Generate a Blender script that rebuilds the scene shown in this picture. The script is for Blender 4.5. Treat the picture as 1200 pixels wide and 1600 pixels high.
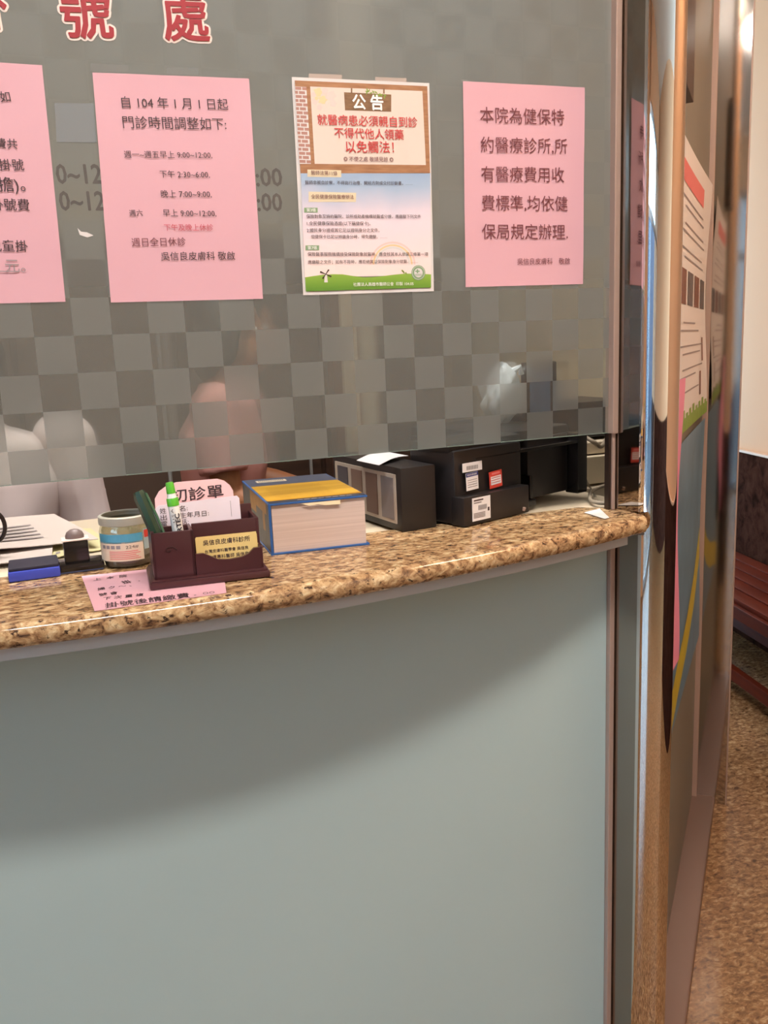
import bpy, bmesh, math, random
from mathutils import Vector, Matrix
random.seed(7)
for o in list(bpy.data.objects): bpy.data.objects.remove(o)
S = bpy.context.scene
COL = S.collection
# ------------------------------------------------------------------ camera
CAM = Vector((-0.0888, -1.2657, 1.45))
RX = Vector((0.93216958, -0.35964508, -0.04141613))
DN = Vector((-0.10572571, -0.16103065, -0.9812702))
FW = Vector((0.34623974, 0.91908898, -0.1881316))
F = 1350.0
cd = bpy.data.cameras.new('camera'); cam = bpy.data.objects.new('camera', cd); COL.objects.link(cam)
m = Matrix.Identity(4)
for r in range(3):
    m[r][0] = RX[r]; m[r][1] = -DN[r]; m[r][2] = -FW[r]; m[r][3] = CAM[r]
cam.matrix_world = m
cd.sensor_width = 36.0; cd.sensor_fit = 'AUTO'; cd.lens = F/1600*36.0; cd.clip_start = 0.02
S.camera = cam
# ------------------------------------------------------------------ world, exposure
S.view_settings.view_transform = 'Standard'; S.view_settings.look = 'None'
S.view_settings.exposure = -0.15; S.view_settings.gamma = 1.0; S.view_settings.use_curve_mapping = False
SKY = 8.0
LAMP_WAIT = 88.0      # ceiling lamp over the waiting side
LAMP_INNER = 46.0      # ceiling lamp over the staff side
FILL_BENCH = 38.0     # added unseen lamp that brightens the wall and bench on the right
w = bpy.data.worlds.new('daylight'); S.world = w; w.use_nodes = True
w.node_tree.nodes['Background'].inputs[0].default_value = (0.55, 0.86, 1.12, 1)
w.node_tree.nodes['Background'].inputs[1].default_value = SKY
try:
    S.cycles.use_denoising = True
    S.cycles.denoiser = 'OPENIMAGEDENOISE'
    S.cycles.denoising_input_passes = 'RGB_ALBEDO_NORMAL'
    S.cycles.max_bounces = 14; S.cycles.transparent_max_bounces = 16
    S.cycles.sample_clamp_indirect = 6.0
except Exception: pass

# ------------------------------------------------------------------ materials
def srgb(r, g, b):
    f = lambda c: (c/255/12.92) if c/255 <= .04045 else ((c/255+.055)/1.055)**2.4
    return (f(r), f(g), f(b), 1)
MATS = {}
def mat(name, col=(200,200,200), rough=.5, metal=0, spec=.5, emit=None, estr=0, vary=0, vscale=8, bump=0, bscale=60, coat=0):
    m = bpy.data.materials.new(name); m.use_nodes = True; nt = m.node_tree; b = nt.nodes['Principled BSDF']
    c = srgb(*col); b.inputs['Base Color'].default_value = c
    b.inputs['Roughness'].default_value = rough; b.inputs['Metallic'].default_value = metal
    b.inputs['Specular IOR Level'].default_value = spec; b.inputs['Coat Weight'].default_value = coat
    tc = nt.nodes.new('ShaderNodeTexCoord')
    if vary:
        n = nt.nodes.new('ShaderNodeTexNoise'); n.inputs['Scale'].default_value = vscale; n.inputs['Detail'].default_value = 4
        nt.links.new(tc.outputs['Object'], n.inputs['Vector'])
        mx = nt.nodes.new('ShaderNodeMix'); mx.data_type = 'RGBA'
        mx.inputs[6].default_value = [x*(1-vary) for x in c[:3]]+[1]; mx.inputs[7].default_value = [min(1, x*(1+vary)) for x in c[:3]]+[1]
        nt.links.new(n.outputs['Fac'], mx.inputs[0]); nt.links.new(mx.outputs[2], b.inputs['Base Color'])
    if bump:
        n = nt.nodes.new('ShaderNodeTexNoise'); n.inputs['Scale'].default_value = bscale; n.inputs['Detail'].default_value = 3
        nt.links.new(tc.outputs['Object'], n.inputs['Vector'])
        bp = nt.nodes.new('ShaderNodeBump'); bp.inputs['Strength'].default_value = bump; bp.inputs['Distance'].default_value = .002
        nt.links.new(n.outputs['Fac'], bp.inputs['Height']); nt.links.new(bp.outputs[0], b.inputs['Normal'])
    if emit:
        b.inputs['Emission Color'].default_value = srgb(*emit); b.inputs['Emission Strength'].default_value = estr
    MATS[name] = m
    return m
def ramp(nt, stops):
    r = nt.nodes.new('ShaderNodeValToRGB'); e = r.color_ramp.elements
    while len(e) < len(stops): e.new(.5)
    for k, (p, c) in enumerate(stops): e[k].position = p; e[k].color = srgb(*c)
    return r
def granite(name, base, scale, rough, dark, light, amount=.55):
    m = bpy.data.materials.new(name); m.use_nodes = True; nt = m.node_tree; b = nt.nodes['Principled BSDF']
    tc = nt.nodes.new('ShaderNodeTexCoord')
    mp = nt.nodes.new('ShaderNodeMapping'); mp.inputs['Rotation'].default_value = (.3, .2, .5); mp.inputs['Scale'].default_value = (1, 1.7, 1.3)
    nt.links.new(tc.outputs['Object'], mp.inputs['Vector'])
    def noise(sc, det, rg=.6, dist=0):
        n = nt.nodes.new('ShaderNodeTexNoise'); n.inputs['Scale'].default_value = sc; n.inputs['Detail'].default_value = det
        n.inputs['Roughness'].default_value = rg; n.inputs['Distortion'].default_value = dist
        nt.links.new(mp.outputs[0], n.inputs['Vector']); return n
    n1 = noise(scale, 5, .65, .6); r1 = ramp(nt, [(.32, dark), (.44, base[0]), (.54, base[1]), (.68, light)])
    nt.links.new(n1.outputs['Fac'], r1.inputs[0])
    v = nt.nodes.new('ShaderNodeTexVoronoi'); v.inputs['Scale'].default_value = scale*2.2; nt.links.new(mp.outputs[0], v.inputs['Vector'])
    mx = nt.nodes.new('ShaderNodeMix'); mx.data_type = 'RGBA'; mx.blend_type = 'OVERLAY'; mx.inputs[0].default_value = .22
    nt.links.new(r1.outputs[0], mx.inputs[6]); nt.links.new(v.outputs['Color'], mx.inputs[7])
    hs = nt.nodes.new('ShaderNodeHueSaturation'); hs.inputs['Saturation'].default_value = .0; nt.links.new(v.outputs['Color'], hs.inputs['Color'])
    nt.links.new(hs.outputs[0], mx.inputs[7])
    n2 = noise(scale*1.5, 6, .7, .4); r2 = nt.nodes.new('ShaderNodeValToRGB')
    r2.color_ramp.elements[0].position = amount+.04; r2.color_ramp.elements[0].color = (0, 0, 0, 1)
    r2.color_ramp.elements[1].position = amount+.10; r2.color_ramp.elements[1].color = (1, 1, 1, 1)
    nt.links.new(n2.outputs['Fac'], r2.inputs[0])
    mx2 = nt.nodes.new('ShaderNodeMix'); mx2.data_type = 'RGBA'; mx2.inputs[7].default_value = srgb(*dark)
    nt.links.new(r2.outputs[0], mx2.inputs[0]); nt.links.new(mx.outputs[2], mx2.inputs[6])
    nt.links.new(mx2.outputs[2], b.inputs['Base Color'])
    b.inputs['Roughness'].default_value = rough; b.inputs['Specular IOR Level'].default_value = .5
    MATS[name] = m; return m
def wood(name, a, c, scale=6, rough=.35, stretch=(12, 1, 1)):
    m = bpy.data.materials.new(name); m.use_nodes = True; nt = m.node_tree; b = nt.nodes['Principled BSDF']
    tc = nt.nodes.new('ShaderNodeTexCoord'); mp = nt.nodes.new('ShaderNodeMapping'); mp.inputs['Scale'].default_value = stretch
    nt.links.new(tc.outputs['Object'], mp.inputs['Vector'])
    n = nt.nodes.new('ShaderNodeTexNoise'); n.inputs['Scale'].default_value = scale; n.inputs['Detail'].default_value = 5
    nt.links.new(mp.outputs[0], n.inputs['Vector']); r = ramp(nt, [(.3, a), (.7, c)]); nt.links.new(n.outputs['Fac'], r.inputs[0])
    nt.links.new(r.outputs[0], b.inputs['Base Color']); b.inputs['Roughness'].default_value = rough
    MATS[name] = m; return m
def frosted(name, tint, cell, z0, haze_f, haze_c, rough_f, rough_c, clear_c, refl=.06):
    """etched glass: checkerboard of heavily and lightly etched squares"""
    m = bpy.data.materials.new(name); m.use_nodes = True; nt = m.node_tree; L = nt.links
    for n in list(nt.nodes): nt.nodes.remove(n)
    out = nt.nodes.new('ShaderNodeOutputMaterial'); tc = nt.nodes.new('ShaderNodeTexCoord'); sp = nt.nodes.new('ShaderNodeSeparateXYZ')
    L.new(tc.outputs['Object'], sp.inputs[0])
    def mth(op, a, b_=None):
        n = nt.nodes.new('ShaderNodeMath'); n.operation = op
        for k, v in enumerate((a, b_)):
            if v is None: continue
            if isinstance(v, (int, float)): n.inputs[k].default_value = v
            else: L.new(v, n.inputs[k])
        return n.outputs[0]
    i = mth('FLOOR', mth('DIVIDE', mth('ADD', sp.outputs[0], 10*cell), cell))
    j = mth('FLOOR', mth('DIVIDE', mth('SUBTRACT', z0+40*cell, sp.outputs[2]), cell))
    par = mth('FLOORED_MODULO', mth('ADD', i, j), 2.0)          # 0 = lightly etched square
    fade = nt.nodes.new('ShaderNodeMapRange'); fade.interpolation_type = 'SMOOTHSTEP'          # haze evens the upper squares, standing in for the bright room behind
    for k, v in enumerate((z0-.02, z0+.22, 0.0, .72)): fade.inputs[k+1].default_value = v
    L.new(sp.outputs[2], fade.inputs[0]); par = mth('MAXIMUM', par, fade.outputs[0])
    def mixv(a, c):
        return mth('ADD', mth('MULTIPLY', par, a-c), c)
    def ss(sock, a, b):
        n = nt.nodes.new('ShaderNodeMapRange'); n.interpolation_type = 'SMOOTHSTEP'; n.inputs[1].default_value = a; n.inputs[2].default_value = b; L.new(sock, n.inputs[0]); return n.outputs[0]
    clearer = mth('MULTIPLY', ss(sp.outputs[0], .57, .63), ss(sp.outputs[2], z0-.07, z0-.14))       # haze lowered by position at lower right so objects behind show through
    df = nt.nodes.new('ShaderNodeBsdfDiffuse'); df.inputs[0].default_value = tint
    tl = nt.nodes.new('ShaderNodeBsdfTranslucent'); tl.inputs[0].default_value = tint
    hz = nt.nodes.new('ShaderNodeMixShader'); hz.inputs[0].default_value = .62; L.new(df.outputs[0], hz.inputs[1]); L.new(tl.outputs[0], hz.inputs[2])
    rf = nt.nodes.new('ShaderNodeBsdfRefraction'); rf.inputs['IOR'].default_value = 1.12; rf.inputs['Color'].default_value = (.93, .96, .92, 1)
    L.new(mixv(rough_f, rough_c), rf.inputs['Roughness'])
    tr = nt.nodes.new('ShaderNodeBsdfTransparent'); tr.inputs[0].default_value = (.9, .94, .9, 1)
    see = nt.nodes.new('ShaderNodeMixShader'); L.new(mth('MAXIMUM', mixv(0.0, clear_c), mth('MULTIPLY', clearer, mixv(.45, .92))), see.inputs[0]); L.new(rf.outputs[0], see.inputs[1]); L.new(tr.outputs[0], see.inputs[2])
    body = nt.nodes.new('ShaderNodeMixShader'); L.new(mth('MULTIPLY', mixv(haze_f, haze_c), mth('SUBTRACT', 1.0, mth('MULTIPLY', clearer, mixv(.40, .62)))), body.inputs[0]); L.new(see.outputs[0], body.inputs[1]); L.new(hz.outputs[0], body.inputs[2])
    gl = nt.nodes.new('ShaderNodeBsdfGlossy'); L.new(mixv(.22, .05), gl.inputs['Roughness'])
    fr = nt.nodes.new('ShaderNodeFresnel'); fr.inputs['IOR'].default_value = 1.45
    fin = nt.nodes.new('ShaderNodeMixShader'); L.new(fr.outputs[0], fin.inputs[0]); L.new(body.outputs[0], fin.inputs[1]); L.new(gl.outputs[0], fin.inputs[2])
    L.new(fin.outputs[0], out.inputs[0]); MATS[name] = m; return m
def clear(name, tint=(.9,.95,.92,1), refl=.06, rough=.03):
    m = bpy.data.materials.new(name); m.use_nodes = True; nt = m.node_tree
    for n in list(nt.nodes): nt.nodes.remove(n)
    out = nt.nodes.new('ShaderNodeOutputMaterial'); tr = nt.nodes.new('ShaderNodeBsdfTransparent'); tr.inputs[0].default_value = tint
    gl = nt.nodes.new('ShaderNodeBsdfGlossy'); gl.inputs['Roughness'].default_value = rough
    mx = nt.nodes.new('ShaderNodeMixShader'); mx.inputs[0].default_value = refl
    nt.links.new(tr.outputs[0], mx.inputs[1]); nt.links.new(gl.outputs[0], mx.inputs[2]); nt.links.new(mx.outputs[0], out.inputs[0])
    MATS[name] = m; return m
def gradient(name, axis, a, b, stops, rough=.45):
    """printed colour gradient across a sheet, along object axis between a and b"""
    m = bpy.data.materials.new(name); m.use_nodes = True; nt = m.node_tree; bs = nt.nodes['Principled BSDF']
    tc = nt.nodes.new('ShaderNodeTexCoord'); sp = nt.nodes.new('ShaderNodeSeparateXYZ'); nt.links.new(tc.outputs['Object'], sp.inputs[0])
    mr = nt.nodes.new('ShaderNodeMapRange'); mr.inputs[1].default_value = a; mr.inputs[2].default_value = b
    nt.links.new(sp.outputs[axis], mr.inputs[0])
    nz = nt.nodes.new('ShaderNodeTexNoise'); nz.inputs['Scale'].default_value = 14; nt.links.new(tc.outputs['Object'], nz.inputs['Vector'])
    ad = nt.nodes.new('ShaderNodeMath'); ad.operation = 'MULTIPLY_ADD'; ad.inputs[1].default_value = .3; nt.links.new(nz.outputs['Fac'], ad.inputs[0])
    sb = nt.nodes.new('ShaderNodeMath'); sb.operation = 'SUBTRACT'; sb.inputs[1].default_value = .15
    nt.links.new(mr.outputs[0], ad.inputs[2]); nt.links.new(ad.outputs[0], sb.inputs[0])
    r = ramp(nt, stops); nt.links.new(sb.outputs[0], r.inputs[0]); nt.links.new(r.outputs[0], bs.inputs['Base Color']); bs.inputs['Roughness'].default_value = rough
    MATS[name] = m; return m

CELL, ZROW = .05, 1.5314
PINK = mat('pink_paper', (218,170,184), .6, vary=.03, vscale=5)
INK = mat('black_ink', (62,44,50), .6)
INKW = mat('brown_ink', (110,52,62), .6)
REDINK = mat('red_ink', (196,84,100), .6)
POSTERRED = mat('poster_red', (196,58,62), .6)
WHITEP = mat('white_paper', (220,217,218), .55)
GLASS = frosted('etched_glass', srgb(140,143,141), CELL, ZROW, .82, .54, .6, .26, .50)
GEDGE = mat('glass_edge', (128,150,138), .25)
GBACK = clear('glass_back', (.97,.99,.97,1), .03)
PANELM = mat('painted_glass', (175,197,199), .34, spec=.45, vary=.02, vscale=3)
GRAN = granite('counter_granite', ((140,108,78), (178,148,110)), 60, .09, (58,42,36), (212,190,154), .535)
FLOORM = granite('floor_granite', ((118,86,58), (140,106,74)), 48, .2, (72,50,36), (172,142,108), .60)
STEEL = mat('brushed_trim', (186,160,148), .45, metal=.35)
CHROME = mat('chrome', (222,218,214), .025, metal=1)
MIRROR = mat('mirror_steel', (158,148,138), .05, metal=1)
MIRROR2 = mat('smoked_mirror_steel', (192,188,184), .06, metal=1)
DARKSTEEL = mat('dark_steel', (78,64,58), .3, metal=.7)
CREAM = mat('cream_wall', (220,170,130), .75, bump=.1, bscale=120)
CREAM2 = mat('staff_wall', (214,198,172), .8)
CEIL = mat('ceiling_white', (236,230,220), .85)
WAIN = granite('wainscot_stone', ((52,32,26), (64,40,32)), 10, .8, (36,22,18), (70,46,38), .62); WAIN.node_tree.nodes['Principled BSDF'].inputs['Specular IOR Level'].default_value = .0
WAINTRIM = mat('wainscot_cap', (214,176,148), .5)
DESK = mat('cream_laminate', (206,190,166), .5, vary=.02)
BROWN = wood('dark_brown_wood', (54,38,30), (74,52,42), 3, .45, (1,1,8))
BROWN2 = mat('cabinet_brown', (92,74,64), .5)
REDWOOD = wood('red_wood', (72,26,14), (98,38,20), 3, .45, (2,1,9)); REDWOOD.node_tree.nodes['Principled BSDF'].inputs['Specular IOR Level'].default_value = .08
MAROON = mat('maroon_wood', (70,38,42), .32, spec=.45, vary=.06, vscale=12)
BLACKP = mat('black_plastic', (28,24,25), .42)
BLACKG = mat('glossy_black', (24,21,22), .2)
GREYP = mat('grey_plastic', (150,150,150), .5)
STICKW = mat('white_sticker', (224,222,226), .5)
STICKR = mat('red_sticker', (206,66,52), .5)
BARCODE = mat('barcode_ink', (110,104,106), .6)
NAVY = mat('navy_ink', (56,60,120), .6)
BLUEP = mat('blue_plastic', (58,72,176), .35)
INKPAD = mat('ink_pad', (30,26,44), .6)
BLUEC = mat('blue_cover', (44,92,158), .4)
GOLD = wood('gold_cover', (170,124,26), (190,146,44), 5, .42, (1,12,1))
NAVYC = mat('slate_cover', (66,70,86), .45, vary=.15, vscale=40)
SPINE = mat('mottled_spine', (78,74,74), .5, vary=.6, vscale=60)
PAGES = wood('page_edges', (196,176,168), (214,196,188), 4, .8, (1,1,90))
YCARD = mat('yellow_card', (220,194,128), .45)
GREENB = mat('bright_green_plastic', (92,186,52), .35)
GREEND = mat('dark_green_plastic', (38,62,46), .25, vary=.3, vscale=60)
WHITEPL = mat('white_plastic', (238,238,236), .35)
JARM = clear('clear_plastic', (.80,.80,.74,1), .10, .12)
JARLID = mat('jar_rim', (168,166,154), .3)
CREAMMED = mat('jar_contents', (98,88,82), .6)
LBLUE = mat('label_blue', (86,160,190), .5)
LCREAM = mat('label_cream', (232,212,190), .55)
NEWSP = mat('newsprint', (206,190,182), .8, vary=.04)
NEWSY = mat('yellow_newsprint', (206,196,150), .8)
NEWSINK = mat('newsprint_ink', (150,138,136), .8)
COAT = mat('white_coat', (226,208,208), .85, bump=.2, bscale=30)
SHIRT = mat('pink_shirt', (196,138,132), .85, bump=.2, bscale=30)
TROUS = mat('dark_trousers', (52,50,58), .9)
SKIN = mat('skin', (200,146,112), .5, vary=.04)
SKIN2 = mat('tanned_skin', (168,110,76), .5, vary=.04)
HAIR = mat('black_hair', (26,22,22), .5, vary=.2, vscale=80)
EYEW = mat('eye_white', (236,232,226), .3)
LIPS = mat('lips', (176,96,90), .45)
REDV = mat('red_vinyl', (158,32,46), .4)
WHITEV = mat('white_vinyl', (240,222,216), .45)
GHOST = mat('faded_vinyl', (88,84,82), .5)
TAPE = clear('clear_tape', (.90,.92,.95,1), .18, .25)
PATCH = mat('tape_patch', (124,130,134), .5)
CABLE = mat('grey_cable', (150,136,118), .5)
BAGM = mat('plastic_bag', (222,228,238), .3)
BLUEGREY = mat('blue_grey_panel', (104,128,168), .35)
WINFRAME = mat('aluminium_frame', (170,172,176), .35, metal=.8)
STREET = mat('asphalt', (40,44,54), .9, vary=.1)
FACADE = mat('slate_facade', (70,78,96), .8)
LAMPM = mat('lamp_diffuser', (255,240,220), .5, emit=(255,244,233), estr=LAMP_WAIT)
LAMPI = mat('lamp_diffuser_staff', (255,240,220), .5, emit=(255,250,244), estr=LAMP_INNER)
FILLB = mat('lamp_diffuser_bench', (255,226,190), .5, emit=(255,226,192), estr=FILL_BENCH)
OLIVE = mat('etched_side_glass', (130,125,114), .45, spec=.2, vary=.08, vscale=3)
PBLUE = mat('poster_blue', (104,136,160), .45, vary=.35, vscale=9)
PYEL = mat('poster_yellow', (196,178,60), .45, vary=.2, vscale=30)
PGREEN = mat('poster_green', (128,160,66), .5, vary=.25, vscale=30)
PHOTOBR = mat('photo_brown', (120,76,64), .5, vary=.4, vscale=40)
PHOTODK = mat('photo_grey', (92,84,88), .5, vary=.4, vscale=40)
SALMON = mat('salmon_ink', (226,120,120), .5)
GREYINK = mat('grey_ink', (150,140,144), .5)
KICK = mat('threshold_steel', (146,120,110), .32, metal=.6)
WFRAME = wood('printed_wood', (150,104,72), (178,132,96), 40, .5, (1,1,6))
BOARD = mat('printed_board', (226,211,202), .5)
SIGNBR = wood('printed_plank', (118,88,62), (146,112,80), 60, .5, (1,1,4))
PTAG = mat('tag_cream', (226,213,184), .5)
PTAGG = mat('tag_green', (132,162,126), .5)
BRICK = mat('printed_brick', (176,132,122), .5)
LEAF = mat('printed_leaf', (132,160,70), .5)
WHITEINK = mat('white_ink', (252,250,250), .5)
PALEPINK = mat('pale_pink_ink', (246,206,202), .5); PALEOR = mat('pale_orange_ink', (246,208,164), .5)

# ------------------------------------------------------------------ mesh helpers
class MB:
    def __init__(s): s.v = []; s.f = []; s.m = []
    def add(s, v, f, m=0, M=None):
        o = len(s.v)
        s.v += [(M @ Vector(p)) if M is not None else Vector(p) for p in v]
        s.f += [[i+o for i in q] for q in f]; s.m += [m]*len(f); return s
    def box(s, c, d, m=0, rz=0, bev=0, seg=2, M=None):
        bm = bmesh.new(); bmesh.ops.create_cube(bm, size=1)
        for v in bm.verts: v.co = Vector((v.co.x*d[0], v.co.y*d[1], v.co.z*d[2]))
        if bev: bmesh.ops.bevel(bm, geom=bm.edges[:], offset=bev, segments=seg, affect='EDGES', profile=.6)
        bm.verts.index_update()
        T = Matrix.Translation(Vector(c)) @ Matrix.Rotation(rz, 4, 'Z')
        if M is not None: T = M @ T
        s.add([v.co.copy() for v in bm.verts], [[v.index for v in f.verts] for f in bm.faces], m, T); bm.free(); return s
    def tube(s, pts, r, m=0, n=12, cap=True):
        pts = [Vector(p) for p in pts]; rs = r if isinstance(r, (list, tuple)) else [r]*len(pts)
        V = []; Fs = []; up = None
        for k, p in enumerate(pts):
            t = (pts[min(k+1, len(pts)-1)]-pts[max(k-1, 0)]).normalized()
            if up is None:
                up = Vector((0,0,1)) if abs(t.z) < .9 else Vector((1,0,0))
            a = (up - t*up.dot(t)).normalized(); b = t.cross(a); up = a
            for q in range(n):
                an = 2*math.pi*q/n; V.append(p + (a*math.cos(an)+b*math.sin(an))*rs[k])
        for k in range(len(pts)-1):
            for q in range(n): Fs.append([k*n+q, k*n+(q+1)%n, (k+1)*n+(q+1)%n, (k+1)*n+q])
        if cap: Fs.append(list(range(n))[::-1]); Fs.append([(len(pts)-1)*n+q for q in range(n)])
        return s.add(V, Fs, m)
    def lathe(s, prof, c, m=0, n=40, sx=1, sy=1, cap=True):
        V = []; Fs = []
        for r, z in prof:
            for q in range(n):
                a = 2*math.pi*q/n; V.append((c[0]+r*math.cos(a)*sx, c[1]+r*math.sin(a)*sy, c[2]+z))
        for k in range(len(prof)-1):
            for q in range(n): Fs.append([k*n+q, k*n+(q+1)%n, (k+1)*n+(q+1)%n, (k+1)*n+q])
        if cap: Fs.append(list(range(n))[::-1]); Fs.append([(len(prof)-1)*n+q for q in range(n)])
        return s.add(V, Fs, m)
    def prism(s, poly, z0, z1, m=0, M=None):
        n = len(poly); V = [(p[0], p[1], z0) for p in poly]+[(p[0], p[1], z1) for p in poly]
        Fs = [list(range(n))[::-1], list(range(n, 2*n))]+[[k, (k+1)%n, n+(k+1)%n, n+k] for k in range(n)]
        return s.add(V, Fs, m, M)
    def ell(s, c, d, m=0, M=None, u=20, v=14):
        V = []; Fs = []
        for j in range(v+1):
            th = math.pi*j/v
            for i in range(u):
                ph = 2*math.pi*i/u; V.append((c[0]+d[0]*math.sin(th)*math.cos(ph), c[1]+d[1]*math.sin(th)*math.sin(ph), c[2]+d[2]*math.cos(th)))
        for j in range(v):
            for i in range(u): Fs.append([j*u+i, (j+1)*u+i, (j+1)*u+(i+1)%u, j*u+(i+1)%u])
        return s.add(V, Fs, m, M)
    def build(s, name, mats, parent=None, smooth=False, origin=None):
        me = bpy.data.meshes.new(name)
        off = world_loc(parent) if parent else (Vector(origin) if origin else Vector((0,0,0)))
        me.from_pydata([tuple(p-off) for p in s.v], [], s.f)
        for mm in (mats if isinstance(mats, (list, tuple)) else [mats]): me.materials.append(mm)
        me.polygons.foreach_set('material_index', s.m)
        bm = bmesh.new(); bm.from_mesh(me)
        if not getattr(s, 'flat', False): bmesh.ops.recalc_face_normals(bm, faces=bm.faces)
        bm.to_mesh(me); bm.free()
        if smooth:
            for p in me.polygons: p.use_smooth = True
            try: me.set_sharp_from_angle(angle=math.radians(38))
            except Exception: pass
        o = bpy.data.objects.new(name, me); COL.objects.link(o)
        if parent: o.parent = parent
        elif origin: o.location = off
        return o
def world_loc(o):
    v = Vector((0,0,0))
    while o: v += o.location; o = o.parent
    return v
def tag(o, label=None, cat=None, group=None, kind=None):
    if label: o['label'] = label
    if cat: o['category'] = cat
    if group: o['group'] = group
    if kind: o['kind'] = kind
    return o
def thing(name, loc, label, cat, group=None):
    o = bpy.data.objects.new(name, None); COL.objects.link(o); o.location = loc; o.empty_display_size = .05
    return tag(o, label, cat, group)
def struct(o): o['kind'] = 'structure'; return o

# --- text as flat print geometry
_tc = {}
def text_geo(s, bold=0.0):
    k = (s, bold)
    if k in _tc: return _tc[k]
    cu = bpy.data.curves.new('t', 'FONT'); cu.body = s; cu.size = 1; cu.resolution_u = 2; cu.offset = bold
    ob = bpy.data.objects.new('t', cu); COL.objects.link(ob)
    dg = bpy.context.evaluated_depsgraph_get(); me = ob.evaluated_get(dg).to_mesh()
    V = [Vector(v.co) for v in me.vertices]; Fs = [list(p.vertices) for p in me.polygons]
    ob.evaluated_get(dg).to_mesh_clear(); bpy.data.objects.remove(ob); bpy.data.curves.remove(cu)
    xs = [v.x for v in V]; ys = [v.y for v in V]
    _tc[k] = (V, Fs, min(xs), max(xs), min(ys), max(ys)); return _tc[k]
def put_text(mb, s, p0, p1, n, m=0, ratio=1.0, bold=0.0, lift=.0004, height=None):
    """text whose middle line runs from p0 to p1 on a surface with outward normal n"""
    V, Fs, x0, x1, y0, y1 = text_geo(s)
    p0 = Vector(p0); p1 = Vector(p1); n = Vector(n).normalized(); d = p1-p0; W = d.length; u = d/W; up = n.cross(u)
    sx = W/(x1-x0); sy = sx*ratio; yc = .38
    if height: sy = height/(y1-y0); yc = (y0+y1)/2
    mb.flat = True
    flip = False
    offs = [(0,0)] if bold <= 0 else [(0,0),(bold,0),(-bold,0),(0,bold),(0,-bold)]
    for k, (ox, oy) in enumerate(offs):
        mb.add([p0 + u*((v.x-x0+ox)*sx) + up*((v.y-yc+oy)*sy) + n*(lift+.000004*k) for v in V], Fs, m)
def quad(mb, pts, m=0): mb.flat = True; mb.add(pts, [list(range(len(pts)))], m)

# --- measured survey: where a sight line meets a real surface
def sight(px, py): return RX*((px-600)/F)+DN*((py-800)/F)+FW
def aty(px, py, y=0.0):
    d = sight(px, py); return CAM + d*((y-CAM.y)/d.y)
def atz(px, py, z):
    d = sight(px, py); return CAM + d*((z-CAM.z)/d.z)

# ================================================================== SETTING
mb = MB(); mb.box((0,-1,-.05), (9,10,.1)); struct(mb.build('floor', FLOORM))
mb = MB(); mb.box((0,-1,3.15), (9,10,.1)); struct(mb.build('ceiling', CEIL))
# wall beyond the bench (runs back at a slight angle)
WD = Vector((.26,.966,0)).normalized(); WN = Vector((-WD.y, WD.x, 0)); W0 = Vector((2.90,1.75,0))
ang = math.atan2(WD.y, WD.x)
mb = MB(); c = W0-WN*.06+Vector((0,0,1.55)); mb.box(c, (8,.12,3.1), rz=ang); struct(mb.build('wall_right', CREAM))
mb = MB(); c = W0+WN*.008+Vector((0,0,.445)); mb.box(c, (8,.02,.89), rz=ang); struct(mb.build('baseboard_right', WAIN))
mb = MB(); c = W0+WN*.01+Vector((0,0,.895)); mb.box(c, (8,.026,.012), rz=ang, bev=.003); struct(mb.build('trim_right', WAINTRIM))
# wall behind the photographer
mb = MB(); mb.box((0,-4.6,1.55), (9,.12,3.1)); struct(mb.build('wall_front', CREAM))
mb = MB(); mb.box((0,-4.53,.445), (9,.02,.89)); struct(mb.build('baseboard_front', WAIN))
# storefront on the left
mb = MB(); mb.box((-2.6,-.2,1.55), (.12,.9,3.1)); mb.box((-2.6,-2.6,2.87), (.12,4.2,.46)); mb.box((-2.6,2.0,1.55), (.12,3.6,3.1)); mb.box((-2.6,-4.5,1.55), (.12,.3,3.1))
struct(mb.build('wall_left', CREAM))
win = struct(thing('window_1', (-2.6,-2.5,0), None, None))
mb = MB()
for y in (-4.32,-3.4,-2.45,-1.5,-.68): mb.box((-2.6,y,1.32), (.06,.06,2.64))
for z in (.04,2.1,2.62): mb.box((-2.6,-2.5,z), (.055,3.66,.06))
mb.build('window_frame', WINFRAME, win)
mb = MB(); mb.box((-2.6,-2.5,1.32), (.008,3.62,2.6)); mb.build('window_pane', clear('window_glass', (.96,.98,1,1), .05, .01), win)
mb = MB(); mb.box((-9.5,-2.5,-.13), (13.6,30,.1)); struct(mb.build('street', STREET))
mb = MB(); mb.box((-13,-2.5,1.72), (.4,24,3.64)); struct(mb.build('wall_opposite', FACADE))
# staff room behind the counter
mb = MB(); mb.box((-.3,3.0,1.55), (5,.1,3.1)); struct(mb.build('wall_back', CREAM2))
mb = MB(); mb.box((1.95,2.2,1.55), (.06,1.6,3.1)); struct(mb.build('wall_staff', CREAM2))

# reception glass
SCREEN_Z = 1.2855
mb = MB(); x0, x1, z0, z1 = -1.8, .814, SCREEN_Z, 3.1
V = [(x0,0,z0),(x1,0,z0),(x1,0,z1),(x0,0,z1),(x0,.01,z0),(x1,.01,z0),(x1,.01,z1),(x0,.01,z1)]
mb.add(V, [[0,1,2,3]], 0); mb.add(V, [[5,4,7,6]], 1); mb.add(V, [[4,5,1,0],[1,5,6,2],[3,2,6,7],[4,0,3,7]], 2); mb.flat = True
tag(mb.build('glass_screen', [GLASS, GBACK, GEDGE]), 'large etched glass screen with a checkerboard pattern above the granite counter', 'glass screen')
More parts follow.
